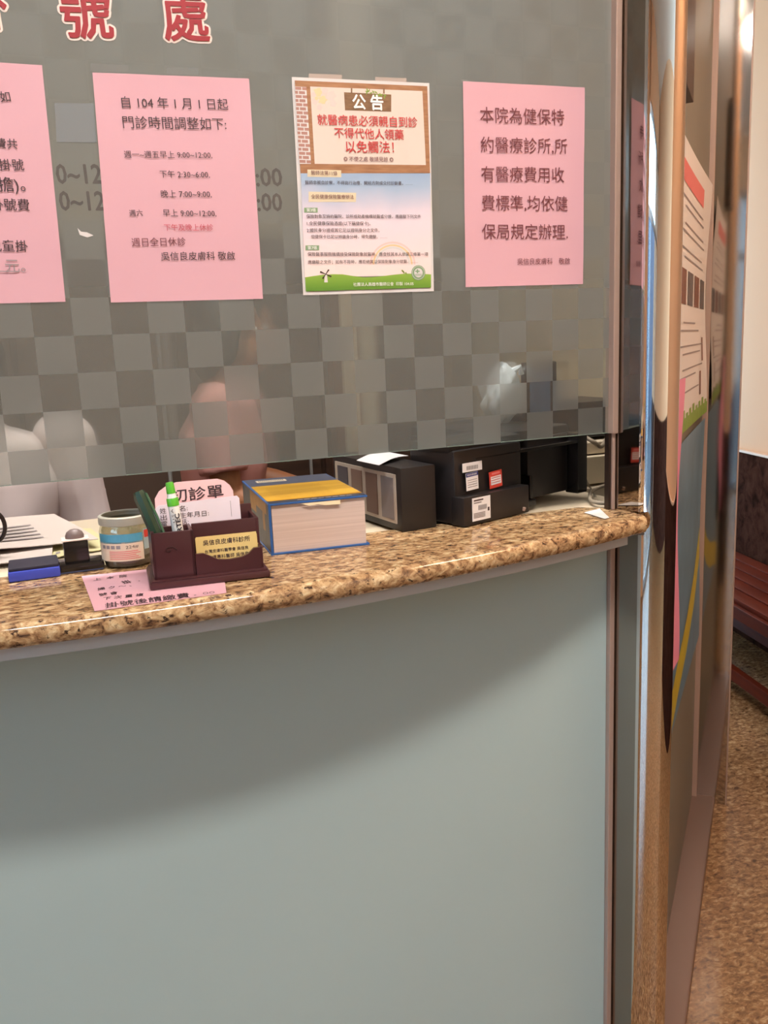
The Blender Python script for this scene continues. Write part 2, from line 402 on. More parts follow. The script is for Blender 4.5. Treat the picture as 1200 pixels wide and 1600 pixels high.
# counter front
mb = MB(); mb.box((-.494,.012,.55), (2.61,.024,1.10), bev=.001)
tag(mb.build('counter_panel', PANELM), 'pale teal painted glass panel covering the counter front', 'counter panel')
mb = MB(); mb.box((.8165,-.002,.555), (.0105,.016,1.11), bev=.002); struct(mb.build('trim_1', STEEL))
mb = MB(); mb.box((.8172,-.002,2.1925), (.0115,.024,1.815), bev=.002); struct(mb.build('trim_2', STEEL))
mb = MB(); mb.box((.8125,.002,1.2175), (.005,.012,.135), 1); mb.box((.8185,.0,1.2175), (.006,.016,.135), 0, bev=.0015)
struct(mb.build('trim_3', [STEEL, DARKSTEEL]))

# granite worktop: a bowed front edge with a bullnose
def yedge(x): return -.217+.19*x*x
ct = thing('granite_countertop', (0,0,1.15), 'polished tan speckled granite worktop with a bowed front edge', 'countertop')
xs = [-1.8+.06*k for k in range(44)]; xs = [x for x in xs if x < .80]+[.80,.815,.8305]
prof = [(.014,0),(.009,-.0008),(.004,-.004),(.001,-.009),(0,-.015),(.001,-.022),(.005,-.028),(.010,-.030)]
V = []; Fs = []; R = len(prof)+2
for x in xs:
    yb = .045 if x < .78 else .045-(x-.78)*.8
    yf = yedge(max(x,-1.0))
    V.append((x, max(yb, yf+.05), 1.15))
    for dy, dz in prof: V.append((x, yf+dy, 1.15+dz))
    V.append((x, max(yb, yf+.05), 1.12))
for k in range(len(xs)-1):
    for j in range(R): Fs.append([k*R+j, k*R+(j+1)%R, (k+1)*R+(j+1)%R, (k+1)*R+j])
Fs.append(list(range(R))); Fs.append([(len(xs)-1)*R+j for j in range(R)][::-1])
mb = MB(); mb.add(V, Fs); mb.build('slab', GRAN, ct, smooth=True)
mb = MB(); V = []; Fs = []
for x in xs:
    if x > .806: continue
    yf = yedge(max(x,-1.0))+.022
    V += [(x,yf,1.12),(x,yf,1.102),(x,min(-.002,yf+.2),1.102),(x,min(-.002,yf+.2),1.12)]
for k in range(len(V)//4-1):
    for j in range(4): Fs.append([k*4+j, k*4+(j+1)%4, (k+1)*4+(j+1)%4, (k+1)*4+j])
n = len(V); Fs += [[0,1,2,3],[n-1,n-2,n-3,n-4]]
mb.add(V, Fs); a = mb.build('apron_strip', mat('grey_edging', (184,190,196), .4), ct, smooth=True); a['label'] = 'grey edging strip under the granite'

# mirror steel pillar to the right of the counter
FD = Vector((.276,-.961,0)); B = Vector((.837,-.0525,0)); A = B-FD*.058; r = .040
Cn = B+Vector((.961,.276,0))*r
pil = thing('mirror_pillar', (.86,0,0), 'polished steel pillar with a rounded chrome edge right of the counter', 'pillar')
mb = MB(); P4 = [A, B, Cn+Vector((0,0,0)), Vector((.900,.004,0))]
mb.prism([(p.x,p.y) for p in P4], 0, 3.1); mb.build('mirror_face', MIRROR, pil)
mb = MB(); poly = []
a0 = math.atan2(-.276,-.961)
for k in range(41):
    an = a0 + math.radians(200)*k/40; poly.append((Cn.x+r*math.cos(an), Cn.y+r*math.sin(an)))
mb.prism(poly, 0, 3.1); o = mb.build('rounded_edge', CHROME, pil, smooth=True); o['label'] = 'rounded chrome edge'

# side glass partition running back to the right
def wp(s, off=0, z=0): # s = x along the partition; off = out toward the waiting room
    return Vector((s, s-.92, z))+Vector((.7071,-.7071,0))*off
mb = MB(); p = [wp(.915,0), wp(1.668,0), wp(1.668,-.012), wp(.915,-.012)]
V = [(q.x,q.y,z) for z in (.02,3.1) for q in p]
mb.add(V, [[0,1,5,4],[1,2,6,5],[2,3,7,6],[3,0,4,7],[4,5,6,7],[3,2,1,0]])
tag(mb.build('glass_partition', OLIVE), 'narrow etched glass partition covered in posters beyond the chrome pillar edge', 'partition')
mb = MB(); mb.box(wp(1.290,.022,.011), (1.09,.09,.022), rz=math.radians(45), bev=.004); struct(mb.build('trim_4', KICK))
jp = thing('door_pillar', (1.70,.75,0), 'narrow mirror steel door pillar at the far end of the partition', 'pillar')
p = [wp(1.673,0), wp(1.673,.097), wp(1.73,.097)+Vector((.06,.10,0)), wp(1.673,0)+Vector((.14,.14,0))]
mb = MB(); mb.prism([(q.x,q.y) for q in p], 0, 3.1); mb.build('mirror_face', MIRROR2, jp)
mb = MB(); q = wp(1.667,.006); mb.box((q.x,q.y,1.56), (.016,.016,3.08), rz=math.radians(45), bev=.002); struct(mb.build('trim_5', STEEL))
mb = MB(); q = wp(1.676,.098); mb.box((q.x,q.y,1.55), (.008,.006,3.1), rz=math.radians(45)); e = mb.build('edge_strip', STEEL, jp)

# ================================================================== CEILING LIGHTS
def ceiling_light(x, y, sx, sy, mt, label):
    t = thing('ceiling_light', (x,y,3.1), label, 'ceiling light', 'ceiling lights')
    mb = MB()
    for dx in (-1,1): mb.box((x+dx*(sx/2+.015),y,3.075), (.03,sy+.06,.05))
    for dy in (-1,1): mb.box((x,y+dy*(sy/2+.015),3.075), (sx,.03,.05))
    mb.build('frame', WHITEPL, t)
    mb = MB(); mb.box((x,y,3.068), (sx,sy,.02)); mb.build('diffuser', mt, t)
ceiling_light(.1,-1.28,1.2,.2, LAMPM, 'long ceiling light above the waiting side of the counter')
ceiling_light(.1,.5,1.3,.3, LAMPI, 'ceiling light above the staff side of the counter')
ceiling_light(2.0,-.7,.8,.4, FILLB, 'added warm fill light on the ceiling, out of view, for the bench wall')

# ================================================================== NOTICES ON THE GLASS
NY = (0,-1,0)
def sheet(mb, c4, m=0, y=-.0012, n=14, wave=.0008, th=.0003):
    """slightly uneven sheet of paper from four corners TL TR BR BL"""
    TL, TR, BR, BL = [Vector(p) for p in c4]; V = []; Fs = []
    for side in (0,1):
        for j in range(n+1):
            for i in range(n+1):
                u, v = i/n, j/n; p = (TL*(1-u)+TR*u)*(1-v)+(BL*(1-u)+BR*u)*v
                edge = max(abs(u-.5), abs(v-.5))*2
                p = p + Vector((0,-1,0))*(wave*max(0,edge-.8)*5*(.4+.6*math.sin(7*u+5*v)**2) - side*th*-0 + (0 if side == 0 else -th))
                p.y += y; V.append(p)
    N = (n+1)*(n+1)
    for j in range(n):
        for i in range(n):
            a = j*(n+1)+i; Fs.append([a, a+n+1, a+n+2, a+1]); Fs.append([N+a, N+a+1, N+a+n+2, N+a+n+1])
    ring = [i for i in range(n+1)]+[j*(n+1)+n for j in range(1,n+1)]+[n*(n+1)+i for i in range(n-1,-1,-1)]+[j*(n+1) for j in range(n-1,0,-1)]
    for k in range(len(ring)): a, b = ring[k], ring[(k+1)%len(ring)]; Fs.append([a, b, N+b, N+a])
    mb.add(V, Fs, m)
def G(px, py): p = aty(px, py, 0); return Vector((p.x, 0, p.z))
def zoomer(ox, oy, sc): return lambda x, y: G(ox+x/sc, oy+y/sc)
def notice(name, label, c4, lines, z, mats, group=None, tapes=(), rules=()):
    ctr = sum((Vector(p) for p in c4), Vector((0,0,0)))/4
    t = thing(name, (ctr.x, 0, min(p[2] for p in c4)), label, 'notice', group)
    mb = MB(); sheet(mb, c4, wave=.0012); mb.build('sheet', mats[0], t, smooth=True)
    if lines:
        for L in lines:
            mb = MB(); s, a, b = L[0], L[1], L[2]; mi = L[3] if len(L) > 3 else 0; bold = L[4] if len(L) > 4 else 0
            A = z(*a)+Vector((0,-.0016,0)); Bp = z(*b)+Vector((0,-.0016,0)); put_text(mb, s, A, Bp, NY, 0, bold=bold, lift=.0012)
            mb.build('text_line', mats[1+mi], t)
    for a, b in rules:
        mb = MB(); A, Bp = z(*a)+Vector((0,-.0034,0)), z(*b)+Vector((0,-.0034,0)); d = Vector((0,0,.0006)); quad(mb, [A-d, Bp-d, Bp+d, A+d]); mb.build('ruled_line', mats[-1], t)
    for q in tapes:
        mb = MB(); quad(mb, [z(*p)+Vector((0,-.0006,0)) for p in q]); mb.add([], []); mb.build('tape', TAPE, t)
    return t
z1 = zoomer(0,0,2.7273)
def gp(i, j): return Vector((i*.05, 0, ZROW-j*.05))
notice('pink_notice', 'leftmost pink notice, cut off by the edge, about registration fees', [gp(-5.27,-5.76), gp(-1.071,-5.786), gp(-1.117,.102), gp(-5.3,.12)],
    [('如',(0,415),(43,413),0,.006), ('費共',(-18,611),(74,616),0,.006), ('掛號',(-4,704),(101,704),0,.006), ('擔)。',(-6,788),(106,786),0,.006), ('掛號費',(-42,871),(125,875),0,.006),
     ('兒童掛',(-45,1047),(118,1050),0,.006), ('元。',(22,1132),(108,1133),1,.0)], z1, [PINK, INK, GREYINK], 'pink notices on the glass', rules=[((-40,1156),(74,1158))])
notice('pink_notice', 'pink notice of clinic opening hours, second from the left on the glass', [gp(.149,-5.692), gp(4.294,-5.806), gp(4.279,.131), gp(.045,.145)],
    [('自 104 年 1 月 1 日起',(517,437),(970,447),0), ('門診時間調整如下:',(522,522),(962,530),0),
     ('週一~週五早上 9:00~12:00,',(528,659),(902,662)), ('下午 2:30~6:00,',(680,743),(892,745)), ('晚上 7:00~9:00,',(685,827),(900,828)),
     ('週六',(550,909),(607,908)), ('早上 9:00~12:00,',(693,908),(920,910)), ('下午及晚上休診',(698,970),(907,970),1), ('週日全日休診',(560,1033),(790,1030),2), ('吳信良皮膚科 敬啟',(685,1093),(1000,1090))],
    z1, [PINK, INK, REDINK, INKW], 'pink notices on the glass', tapes=[[(385,270),(547,278),(547,312),(385,305)],[(708,287),(845,290),(845,322),(708,318)]])
z4 = zoomer(680,100,3.75)
notice('pink_notice', 'pink notice about insurance fees, rightmost sheet on the glass', [z4(160,103), z4(872,140), z4(862,1290), z4(175,1308)],
    [('本院為健保特',(258,300),(750,315)), ('約醫療診所,所',(262,474),(768,485)), ('有醫療費用收',(265,646),(750,652)), ('費標準,均依健',(268,815),(770,820)),
     ('保局規定辦理.',(270,983),(772,985)), ('吳信良皮膚科　敬啟',(476,1158),(785,1155))], z4, [PINK, INKW], 'pink notices on the glass',
     tapes=[[(150,88),(200,98),(200,118),(150,112)]])
# colour poster
zp = zoomer(420,100,4.2107)
c4 = [zp(148,88), zp(1052,128), zp(1083,1495), zp(224,1522)]
t = thing('announcement_poster', (.38,0,1.53), 'white bordered colour poster with red headline and green hills on the glass', 'poster')
mb = MB(); sheet(mb, c4, wave=.001); mb.build('sheet', WHITEP, t, smooth=True)
LV = [0]
def fill(mb, pts, m, lift): quad(mb, [zp(*p)+Vector((0,-.0030-.0001*lift,0)) for p in pts][::-1], m)
SKYG = gradient('printed_sky', 2, 0.02, .2, [(0,(250,226,222)),(.45,(238,220,232)),(.75,(168,190,218)),(1,(140,170,208))])
HILLG = gradient('printed_hill', 2, 0.0, .035, [(0,(76,132,40)),(.6,(130,172,62)),(1,(156,190,86))])
mb = MB(); pm = [WFRAME, BOARD, BRICK, SIGNBR, SKYG, HILLG, PTAG, PTAGG, LEAF, PALEPINK, PALEOR, WHITEP]
fill(mb, [(167,112),(1037,150),(1056,720),(205,722)], 0, 0)
fill(mb, [(268,152),(1005,182),(1028,668),(298,660)], 1, 1)
fill(mb, [(167,152),(243,156),(274,660),(197,660)], 11, 1)
for k in range(19):
    v = k/19; v2 = (k+.72)/19
    def bx(u, v): return (167+76*u+v*(30+1*u), 154+4*u+506*v)
    off = .5 if k % 2 else 0
    for q in range(-1, 3):
        u0, u1 = max(0, q*.6+off*.6+.03), min(1, q*.6+.52+off*.6+.03)
        if u1-u0 > .08: fill(mb, [bx(u0,v), bx(u1,v), bx(u1,v2), bx(u0,v2)], 2, 2)
fill(mb, [(207,722),(1057,722),(1062,1390),(233,1405)], 4, 1)
hill = [(235,1405),(290,1396),(350,1388),(420,1384),(480,1385),(550,1396),(620,1405),(690,1402),(760,1395),(830,1386),(900,1380),(980,1381),(1062,1385),(1062,1472),(240,1497)]
fill(mb, hill, 5, 2)
for x in (540,752): fill(mb, [(x-5,163),(x+5,164),(x+5,200),(x-5,199)], 3, 2)
fill(mb, [(490,190),(800,205),(800,318),(497,308)], 3, 3)
for k in range(16):
    x = 632+random.random()*155; y = 180+(x-632)*.28+random.uniform(-10,16); a = random.random()*6.28; d = 15
    fill(mb, [(x+d*math.cos(a),y+d*math.sin(a)),(x+5*math.cos(a+1.6),y+5*math.sin(a+1.6)),(x-d*math.cos(a),y-d*math.sin(a)),(x+5*math.cos(a-1.6),y+5*math.sin(a-1.6))][::1], 8, 4+k*.1)
for k in range(9):
    x, y, d = [(320,190,36),(300,250,26),(350,240,34),(405,215,40),(330,290,22),(290,205,20),(420,265,26),(365,180,26),(310,230,16)][k]
    fill(mb, [(x+d*(1+.25*math.cos(5*q*.5236))*math.cos(q*.5236)*.8, y+d*(1+.25*math.cos(5*q*.5236))*math.sin(q*.5236)*.8) for q in range(12)], 10 if k in (0,2,8) else 9, 2+k*.15)
fill(mb, [(250,697),(472,702),(472,748),(250,745)], 6, 3); fill(mb, [(258,842),(570,850),(568,910),(258,910)], 6, 3)
fill(mb, [(228,948),(317,948),(317,980),(228,980)], 7, 3); fill(mb, [(237,1195),(327,1195),(327,1228),(237,1228)], 7, 3)
for rr, mi in ((150,9),(132,10),(116,11)):
    arc = [(810+rr*math.cos(a), 1320-rr*math.sin(a)) for a in [math.pi*q/18 for q in range(19)]]
    arc2 = [(810+(rr-12)*math.cos(a), 1320-(rr-12)*math.sin(a)) for a in [math.pi*q/18 for q in range(19)]]
    for q in range(18): fill(mb, [arc[q], arc2[q], arc2[q+1], arc[q+1]], mi, 1.5)
# windmill, sprouts
fill(mb, [(360,1438),(384,1438),(378,1385),(364,1385)], 11, 4)
mb.build('picture', pm, t)
mb = MB()
for a in (.5, 2.07, 3.64, 5.21):
    dx, dy = math.cos(a), math.sin(a); fill(mb, [(370-dy*2,1384+dx*2),(370+dy*2,1384-dx*2),(370+dx*42+dy*5,1384+dy*34-dx*5),(370+dx*42-dy*5,1384+dy*34+dx*5)], 0, 6)
mb.build('windmill', DARKSTEEL, t)
for (x,y) in ((875,1365),(882,1372),(898,1380)): mb = MB(); fill(mb, [(x-9,y-6),(x,y-10),(x+8,y+8),(x-2,y+4)], 0, 6); mb.build('sprout', LEAF, t)
mb = MB()
def disc(mb, cx, cy, rr, mi, lift): fill(mb, [(cx+rr*math.cos(2*math.pi*q/28), cy+rr*1.08*math.sin(2*math.pi*q/28)) for q in range(28)], mi, lift)
disc(mb, 978, 1375, 46, 0, 5); disc(mb, 978, 1375, 41, 1, 6); disc(mb, 978, 1375, 39, 0, 7); disc(mb, 978, 1375, 28, 1, 8)
fill(mb, [(967,1352),(976,1352),(976,1378),(967,1378)], 0, 9); fill(mb, [(957,1361),(986,1361),(986,1369),(957,1369)], 0, 9.3)
for k in range(3): fill(mb, [(955,1384+k*5),(1000,1382+k*5),(1000,1384+k*5),(955,1386+k*5)], 0, 9)
e = mb.build('round_emblem', [PTAGG, WHITEP], t); e['label'] = 'round green and white emblem with a cross'
tm = [POSTERRED, INKW, NAVY, WHITEINK, INK]
def pt(s, a, b, mi, bold=0):
    mb = MB(); put_text(mb, s, zp(*a)+Vector((0,-.0042,0)), zp(*b)+Vector((0,-.0042,0)), NY, 0, bold=bold, lift=.0001, ratio=1.0); mb.build('text_line', tm[mi], t)
pt('公 告',(545,252),(745,260),3,.03)
pt('就醫病患必須親自到診',(315,370),(970,388),0,.007); pt('不得代他人領藥',(425,456),(880,470),0,.007); pt('以免觸法！',(500,548),(815,552),0,.007)
pt('◎ 不便之處 敬請見諒 ◎',(487,628),(812,632),1)
pt('醫師法第11條',(272,718),(445,723),1); pt('全民健康保險醫療辦法',(273,875),(552,878),1)
pt('醫師非親自診察，不得施行治療、開給方劑或交付診斷書。……',(233,783),(938,788),4)
pt('第3條',(243,964),(304,964),3); pt('第7條',(250,1212),(312,1212),3)
pt('保險對象至特約醫院、診所或助產機構就醫或分娩，應繳驗下列文件',(242,1005),(993,1006),4)
pt('1.全民健康保險憑證(以下稱健保卡)。',(245,1051),(662,1052),4); pt('2.國民身分證或其它足以證明身分之文件。',(245,1096),(722,1096),4)
pt('但健保卡已足以辨識身分時，得免繳驗。……',(272,1138),(772,1138),4)
pt('保險醫事服務機構接受保險對象就醫時，應查核其本人依第三條第一項',(250,1253),(1040,1253),4)
pt('應繳驗之文件；如有不符時，應拒絕其以保險對象身分就醫。……',(252,1305),(972,1300),4)
pt('社團法人高雄市醫師公會  印製 104.05',(550,1452),(945,1446),3)
for q in ([(262,64),(480,72),(480,104),(262,96)], [(698,86),(905,95),(905,126),(698,118)]):
    mb = MB(); quad(mb, [zp(*p)+Vector((0,-.0009,0)) for p in q]); mb.build('tape', mat('paper_tape', (178,164,156), .6), t)
# red sign characters
def sign_char(ch, cx, cy, wpx, label):
    a, b = G(cx-wpx/2, cy-wpx*.018), G(cx+wpx/2, cy+wpx*.018)
    t = thing('sign_character', ((a.x+b.x)/2, 0, a.z-.04), label, 'sign lettering', 'red sign characters')
    V, Fs, x0, x1, yy0, yy1 = text_geo(ch, 0); sc = (b-a).length/(x1-x0)*.97
    u = (b-a).normalized(); up = Vector((-u.z,0,u.x)); ctr = (a+b)/2; xm = (x0+x1)/2; ym = (yy0+yy1)/2
    cnt = {}
    for f in Fs:
        for k in range(len(f)):
            e = (f[k], f[(k+1)%len(f)]); ks = tuple(sorted(e)); cnt.setdefault(ks, []).append(e)
    rim = [q[0] for q in cnt.values() if len(q) == 1]
    for nm, rad, y0, mm in (('white_outline', .062, -.0004, WHITEV), ('red_face', .017, -.0016, REDV)):
        mb = MB(); mb.flat = True; N = len(V); K = 16
        for k in range(K+1):
            an = 2*math.pi*k/K; ox, oy = (0,0) if k == K else (rad*math.cos(an), rad*math.sin(an)); yf = y0-.0006-.00002*k
            base = [ctr+u*((v.x-xm+ox)*sc)+up*((v.y-ym+oy)*sc) for v in V]
            mb.add([p+Vector((0,yf,0)) for p in base]+[p+Vector((0,y0,0)) for p in base], Fs+[[q, p, p+N, q+N] for p, q in rim])
        mb.build(nm, mm, t)
sign_char('掛', -32, 6, 84, 'red white edged sign character cut off at the left edge of the glass')
sign_char('號', 134, 20, 80, 'red white edged sign character above the opening hours notice, left of the pair')
sign_char('處', 289, 27, 71, 'red white edged sign character at the right end of the sign')
# faded old opening hours behind the notices
for s, a, b, lb in (('0~12',(88,272),(158,272),'faded grey lettering left of the pink hours notice, upper line'), ('0~12',(93,314),(163,314),'faded grey lettering left of the pink hours notice, lower line'),
        (':00',(400,277),(440,277),'faded grey lettering right of the pink hours notice, upper line'), (':00',(402,316),(440,316),'faded grey lettering right of the pink hours notice, lower line')):
    mb = MB(); put_text(mb, s, G(*a), G(*b), NY, 0, bold=.02, lift=.0005, height=.024)
    tag(mb.build('faded_lettering', GHOST), lb, 'lettering', 'faded lettering on the glass')
mb = MB(); mb.flat = True; pts = [z1(*p) for p in ((232,440),(398,441),(412,608),(242,606))]
V = [p+Vector((0,-.0003,0)) for p in pts]+[p+Vector((0,-.0008,0)) for p in pts]
mb.flat = False; mb.add(V, [[0,1,2,3],[7,6,5,4],[0,4,5,1],[1,5,6,2],[2,6,7,3],[3,7,4,0]])
tag(mb.build('tape_patch', PATCH), 'pale square tape patch left of the pink hours notice', 'tape')
mb = MB(); pts = [z1(*p) for p in ((330,972),(346,988),(370,990),(398,1004),(372,1012),(340,1002))]
n = len(pts); mb.add([p+Vector((0,-.0003,0)) for p in pts]+[p+Vector((0,-.001,0)) for p in pts], [list(range(n)), list(range(n,2*n))[::-1]]+[[k,(k+1)%n,n+(k+1)%n,n+k] for k in range(n)])
tag(mb.build('torn_tape', WHITEP), 'small torn white scrap left on the glass beside the hours notice', 'tape')

# ================================================================== ON THE COUNTER
ZC = 1.15
# pink slip taped flat on the granite
t = thing('pink_slip', (.02,-.1,ZC), 'pink printed slip lying on the granite partly under the pen holder', 'notice')
q4 = [Vector((-.074,-.012,ZC)), Vector((.12,-.03,ZC)), Vector((.094,-.2,ZC)), Vector((-.066,-.2,ZC))]
mb = MB(); mb.add([p+Vector((0,0,.0004)) for p in q4]+[p+Vector((0,0,.0010)) for p in q4], [[0,1,2,3],[7,6,5,4],[0,4,5,1],[1,5,6,2],[2,6,7,3],[3,7,4,0]]); mb.build('sheet', PINK, t)
mb = MB(); zt = zoomer(0,720,2.7273)
def ac(x, y): return atz(x/2.7273, 720+y/2.7273, ZC+.0011)
for s, a, b in (('上  本  院',(398,507),(540,490)), ('掛  .',(520,520),(590,508)), ('掃 ク 〜 、',(415,548),(560,530)), ('號 會',(422,572),(502,562)), ('下 次 重 複',(440,588),(612,570)), ('掛號後請繳費',(448,618),(806,572)), ('。 ○○',(826,570),(914,560))):
    mb = MB(); put_text(mb, s, ac(*a), ac(*b), (0,0,1), 0, bold=.012, lift=.0002, ratio=1.5); mb.build('text_line', INK, t)

# pen holder
HR = math.radians(-3.5)
HM = Matrix.Translation((.0095,-.140,ZC)) @ Matrix.Rotation(HR, 4, 'Z') @ Matrix.Diagonal((.93,1,1,1))      # local: x along front, y back, z up
t = thing('desk_organizer', (.08,-.09,ZC), 'dark maroon wooden pen and card holder on the granite counter', 'pen holder')
mb = MB(); mb.box((.081,.048,.0055), (.170,.104,.009), bev=.003, M=HM); mb.box((.081,.049,.011), (.164,.098,.003), bev=.001, M=HM); mb.build('base', MAROON, t, smooth=True)
mb = MB(); x0, x1, y0, y1, h, th = .004, .062, .006, .05, .074, .005
mb.box(((x0+x1)/2,y0+th/2,.012+h/2-.006), (x1-x0,th,h-.012), bev=.0012, M=HM); mb.box(((x0+x1)/2,y1,.012+h/2-.006), (x1-x0,th,h-.012), bev=.0012, M=HM)
mb.box((x0+th/2,(y0+y1)/2,.012+h/2-.006), (th,y1-y0,h-.012), bev=.0012, M=HM); mb.box((x1-th/2,(y0+y1)/2,.012+h/2-.006), (th,y1-y0,h-.012), bev=.0012, M=HM)
mb.build('pen_box', MAROON, t, smooth=True)
mb = MB(); prof = [(.0625,0),(.1555,0),(.1555,.034),(.146,.034),(.138,.027),(.128,.0235),(.110,.022),(.094,.0235),(.084,.029),(.074,.034),(.0625,.034)]
M2 = HM @ Matrix(((1,0,0,0),(0,0,-1,.011),(0,1,0,.007),(0,0,0,1)))
mb.prism(prof, 0, .005, M=M2); mb.build('card_slot_front', MAROON, t, smooth=False)
mb = MB()
mb.box((.1105,.030,.012+.033), (.097,.005,.066), bev=.0012, M=HM)
mb.box((.081,.088,.012+.038), (.156,.005,.077), bev=.0012, M=HM)
mb.box((.1565,.058,.012+.033), (.005,.062,.066), bev=.0012, M=HM); mb.box((.006,.069,.012+.033), (.005,.036,.066), bev=.0012, M=HM)
mb.box((.157,.019,.012+.015), (.004,.022,.03), bev=.0012, M=HM)
mb.build('card_box', MAROON, t, smooth=True)
mb = MB(); quad(mb, [HM@Vector(p) for p in ((.026,.0057,.046),(.037,.0057,.046),(.037,.0057,.055),(.026,.0057,.055))]); 
mb = MB(); mb.tube([HM@Vector((.028+.010*math.cos(a)*(1-.15*k),.0055,.050+.006*math.sin(a)*(1-.15*k))) for k, a in enumerate([0,1,2,3,4,5,6])], .0005, n=6); mb.build('carved_mark', mat('carved_brown', (52,28,30), .5), t)
# name cards
for k in range(5):
    card = MB(); yb = .0185+.0016*k; top = .0585+.001*k; x0 = .0655+.0012*k
    P = [HM@Vector((x0,yb,.013)), HM@Vector((x0+.087,yb,.013)), HM@Vector((x0+.087,yb+.006,top)), HM@Vector((x0,yb+.006,top))]
    nrm = (HM.to_3x3()@Vector((0,-1,.13))).normalized()
    card.add([p for p in P]+[p-nrm*.0006 for p in P], [[0,1,2,3],[7,6,5,4],[0,4,5,1],[1,5,6,2],[2,6,7,3],[3,7,4,0]])
    if k == 0:
        t2 = thing('name_card', P[0], 'front yellow name card with black lettering in the holder slot', 'card', 'yellow cards in the holder slot')
        card.build('card', YCARD, t2)
        mb = MB()
        def cp(u, v): return P[3]*(1-v)*(1-u)+P[2]*(1-v)*u+P[0]*v*(1-u)+P[1]*v*u
        for s, u0, u1, v in (('吳信良皮膚科診所',.12,.90,.16), ('台灣皮膚科醫學會 吳信良',.14,.86,.42), ('皮膚專科醫師 吳信良',.18,.86,.60)):
            mb = MB(); put_text(mb, s, cp(u0,v), cp(u1,v), nrm, 0, bold=.01, lift=.0003); mb.build('text_line', INK, t2)
    else:
        o = card.build('name_card', YCARD); tag(o, 'yellow name card stacked behind the front card in the holder slot', 'card', 'yellow cards in the holder slot')
# white form cards and the pink card
t = thing('white_form_card', HM@Vector((.03,.052,.013)), 'white printed form card standing in the pen holder in front of the pink card', 'card')
P = [HM@Vector((x,.058+.008*(z_-.013)/.0775,z_)) for x, z_ in ((.016,.013),(.139,.013),(.139,.1005),(.136,.104),(.021,.100),(.016,.096))]
nrm = (HM.to_3x3()@Vector((0,-1,.10))).normalized()
mb = MB(); n = len(P); mb.add(P+[p-nrm*.004 for p in P], [list(range(n)), list(range(n,2*n))[::-1]]+[[k,(k+1)%n,n+(k+1)%n,n+k] for k in range(n)]); mb.build('card_sheet', mat('lilac_white_card', (240,228,240), .5), t)
mb = MB()
def cf(x, z): return HM@Vector((x, .058+.008*(z-.013)/.0775, z))
for s, x0, x1, zz in (('姓',.022,.031,.0925), ('名:',.050,.062,.0935), ('出',.022,.031,.0835), ('生年月日:',.050,.092,.0840), ('電',.022,.031,.0745), ('話:',.050,.062,.0750)):
    mb = MB(); put_text(mb, s, cf(x0,zz), cf(x1,zz), nrm, 0, lift=.0006, height=.0078); mb.build('text_line', INK, t)
mb = MB(); a, b = cf(.125,.098)+nrm*.0006, cf(.125,.076)+nrm*.0006; quad(mb, [a,b,b+Vector((.0004,0,0)),a+Vector((.0004,0,0))])
mb.build('ruled_line', INK, t)
t = thing('pink_card', HM@Vector((.03,.074,.013)), 'pink card with rounded corners standing at the back of the pen holder', 'card')
pr = [(.014,.013),(.136,.013),(.132,.110),(.128,.118),(.120,.125),(.110,.1285),(.050,.1285),(.036,.125),(.024,.118),(.017,.108)]
P = [HM@Vector((x,.073+.006*z/.12,z)) for x, z in pr]
mb = MB(); n = len(P); mb.add(P+[p-nrm*.001 for p in P], [list(range(n)), list(range(n,2*n))[::-1]]+[[k,(k+1)%n,n+(k+1)%n,n+k] for k in range(n)]); mb.build('card_sheet', mat('light_pink_card', (252,208,212), .55), t)
mb = MB(); put_text(mb, '初診單', HM@Vector((.040,.0785,.1095)), HM@Vector((.117,.0785,.1115)), nrm, 0, bold=.012, lift=.0006, height=.018); mb.build('lettering', INK, t)
# pens
t = thing('marker_pen', (.05,-.11,ZC), 'white and bright green marker pen standing in the pen holder', 'pen')
b0, b1 = HM@Vector((.048,.026,.014)), HM@Vector((.037,.030,.136)); ax = (b1-b0)
L = lambda k: b0+ax*k
mb = MB(); mb.tube([L(0),L(.04),L(.74),L(.76)], [.004,.0074,.0074,.0072]); mb.build('barrel', WHITEPL, t, smooth=True)
mb = MB(); mb.tube([L(.745),L(.82),L(.83)], [.0079,.0079,.0072]); mb.tube([L(.88),L(.985),L(1)], [.0060,.0054,.0046]); mb.build('cap', GREENB, t, smooth=True)
mb = MB(); mb.tube([L(.83),L(.835),L(.88)], [.0066,.0064,.0058]); mb.build('collar', WHITEPL, t, smooth=True)
mb = MB(); 
view = Vector((.05,-1,0)).normalized(); side = ax.normalized(); nn = (view-side*view.dot(side)).normalized()
put_text(mb, 'ARTEC', L(.40)+nn*.0075+side.cross(nn)*.0012, L(.66)+nn*.0075+side.cross(nn)*.0012, nn, 0, bold=.03, lift=.0004, height=.0060)
put_text(mb, 'U.S.A', L(.57)+nn*.0072-side.cross(nn)*.0042, L(.72)+nn*.0072-side.cross(nn)*.0042, nn, 1, lift=.0012, height=.0030)
mb.build('lettering', [INKPAD, INK], t)
t = thing('green_pen', (.02,-.10,ZC), 'dark green pen leaning left in the pen holder', 'pen')
b0, b1 = HM@Vector((.030,.020,.018)), HM@Vector((-.006,.040,.126)); ax = b1-b0
mb = MB(); mb.tube([L(0),L(.1),L(.5),L(.93),L(1)], [.003,.0055,.0085,.0092,.0070], n=8); mb.build('barrel', GREEND, t, smooth=True)
mb = MB(); mb.tube([L(.98)+Vector((.008,-.006,0)), L(.7)+Vector((.0095,-.007,0)), L(.45)+Vector((.0095,-.006,0))], .0018, n=6); mb.build('clip', mat('green_clip', (70,104,78), .25), t, smooth=True)

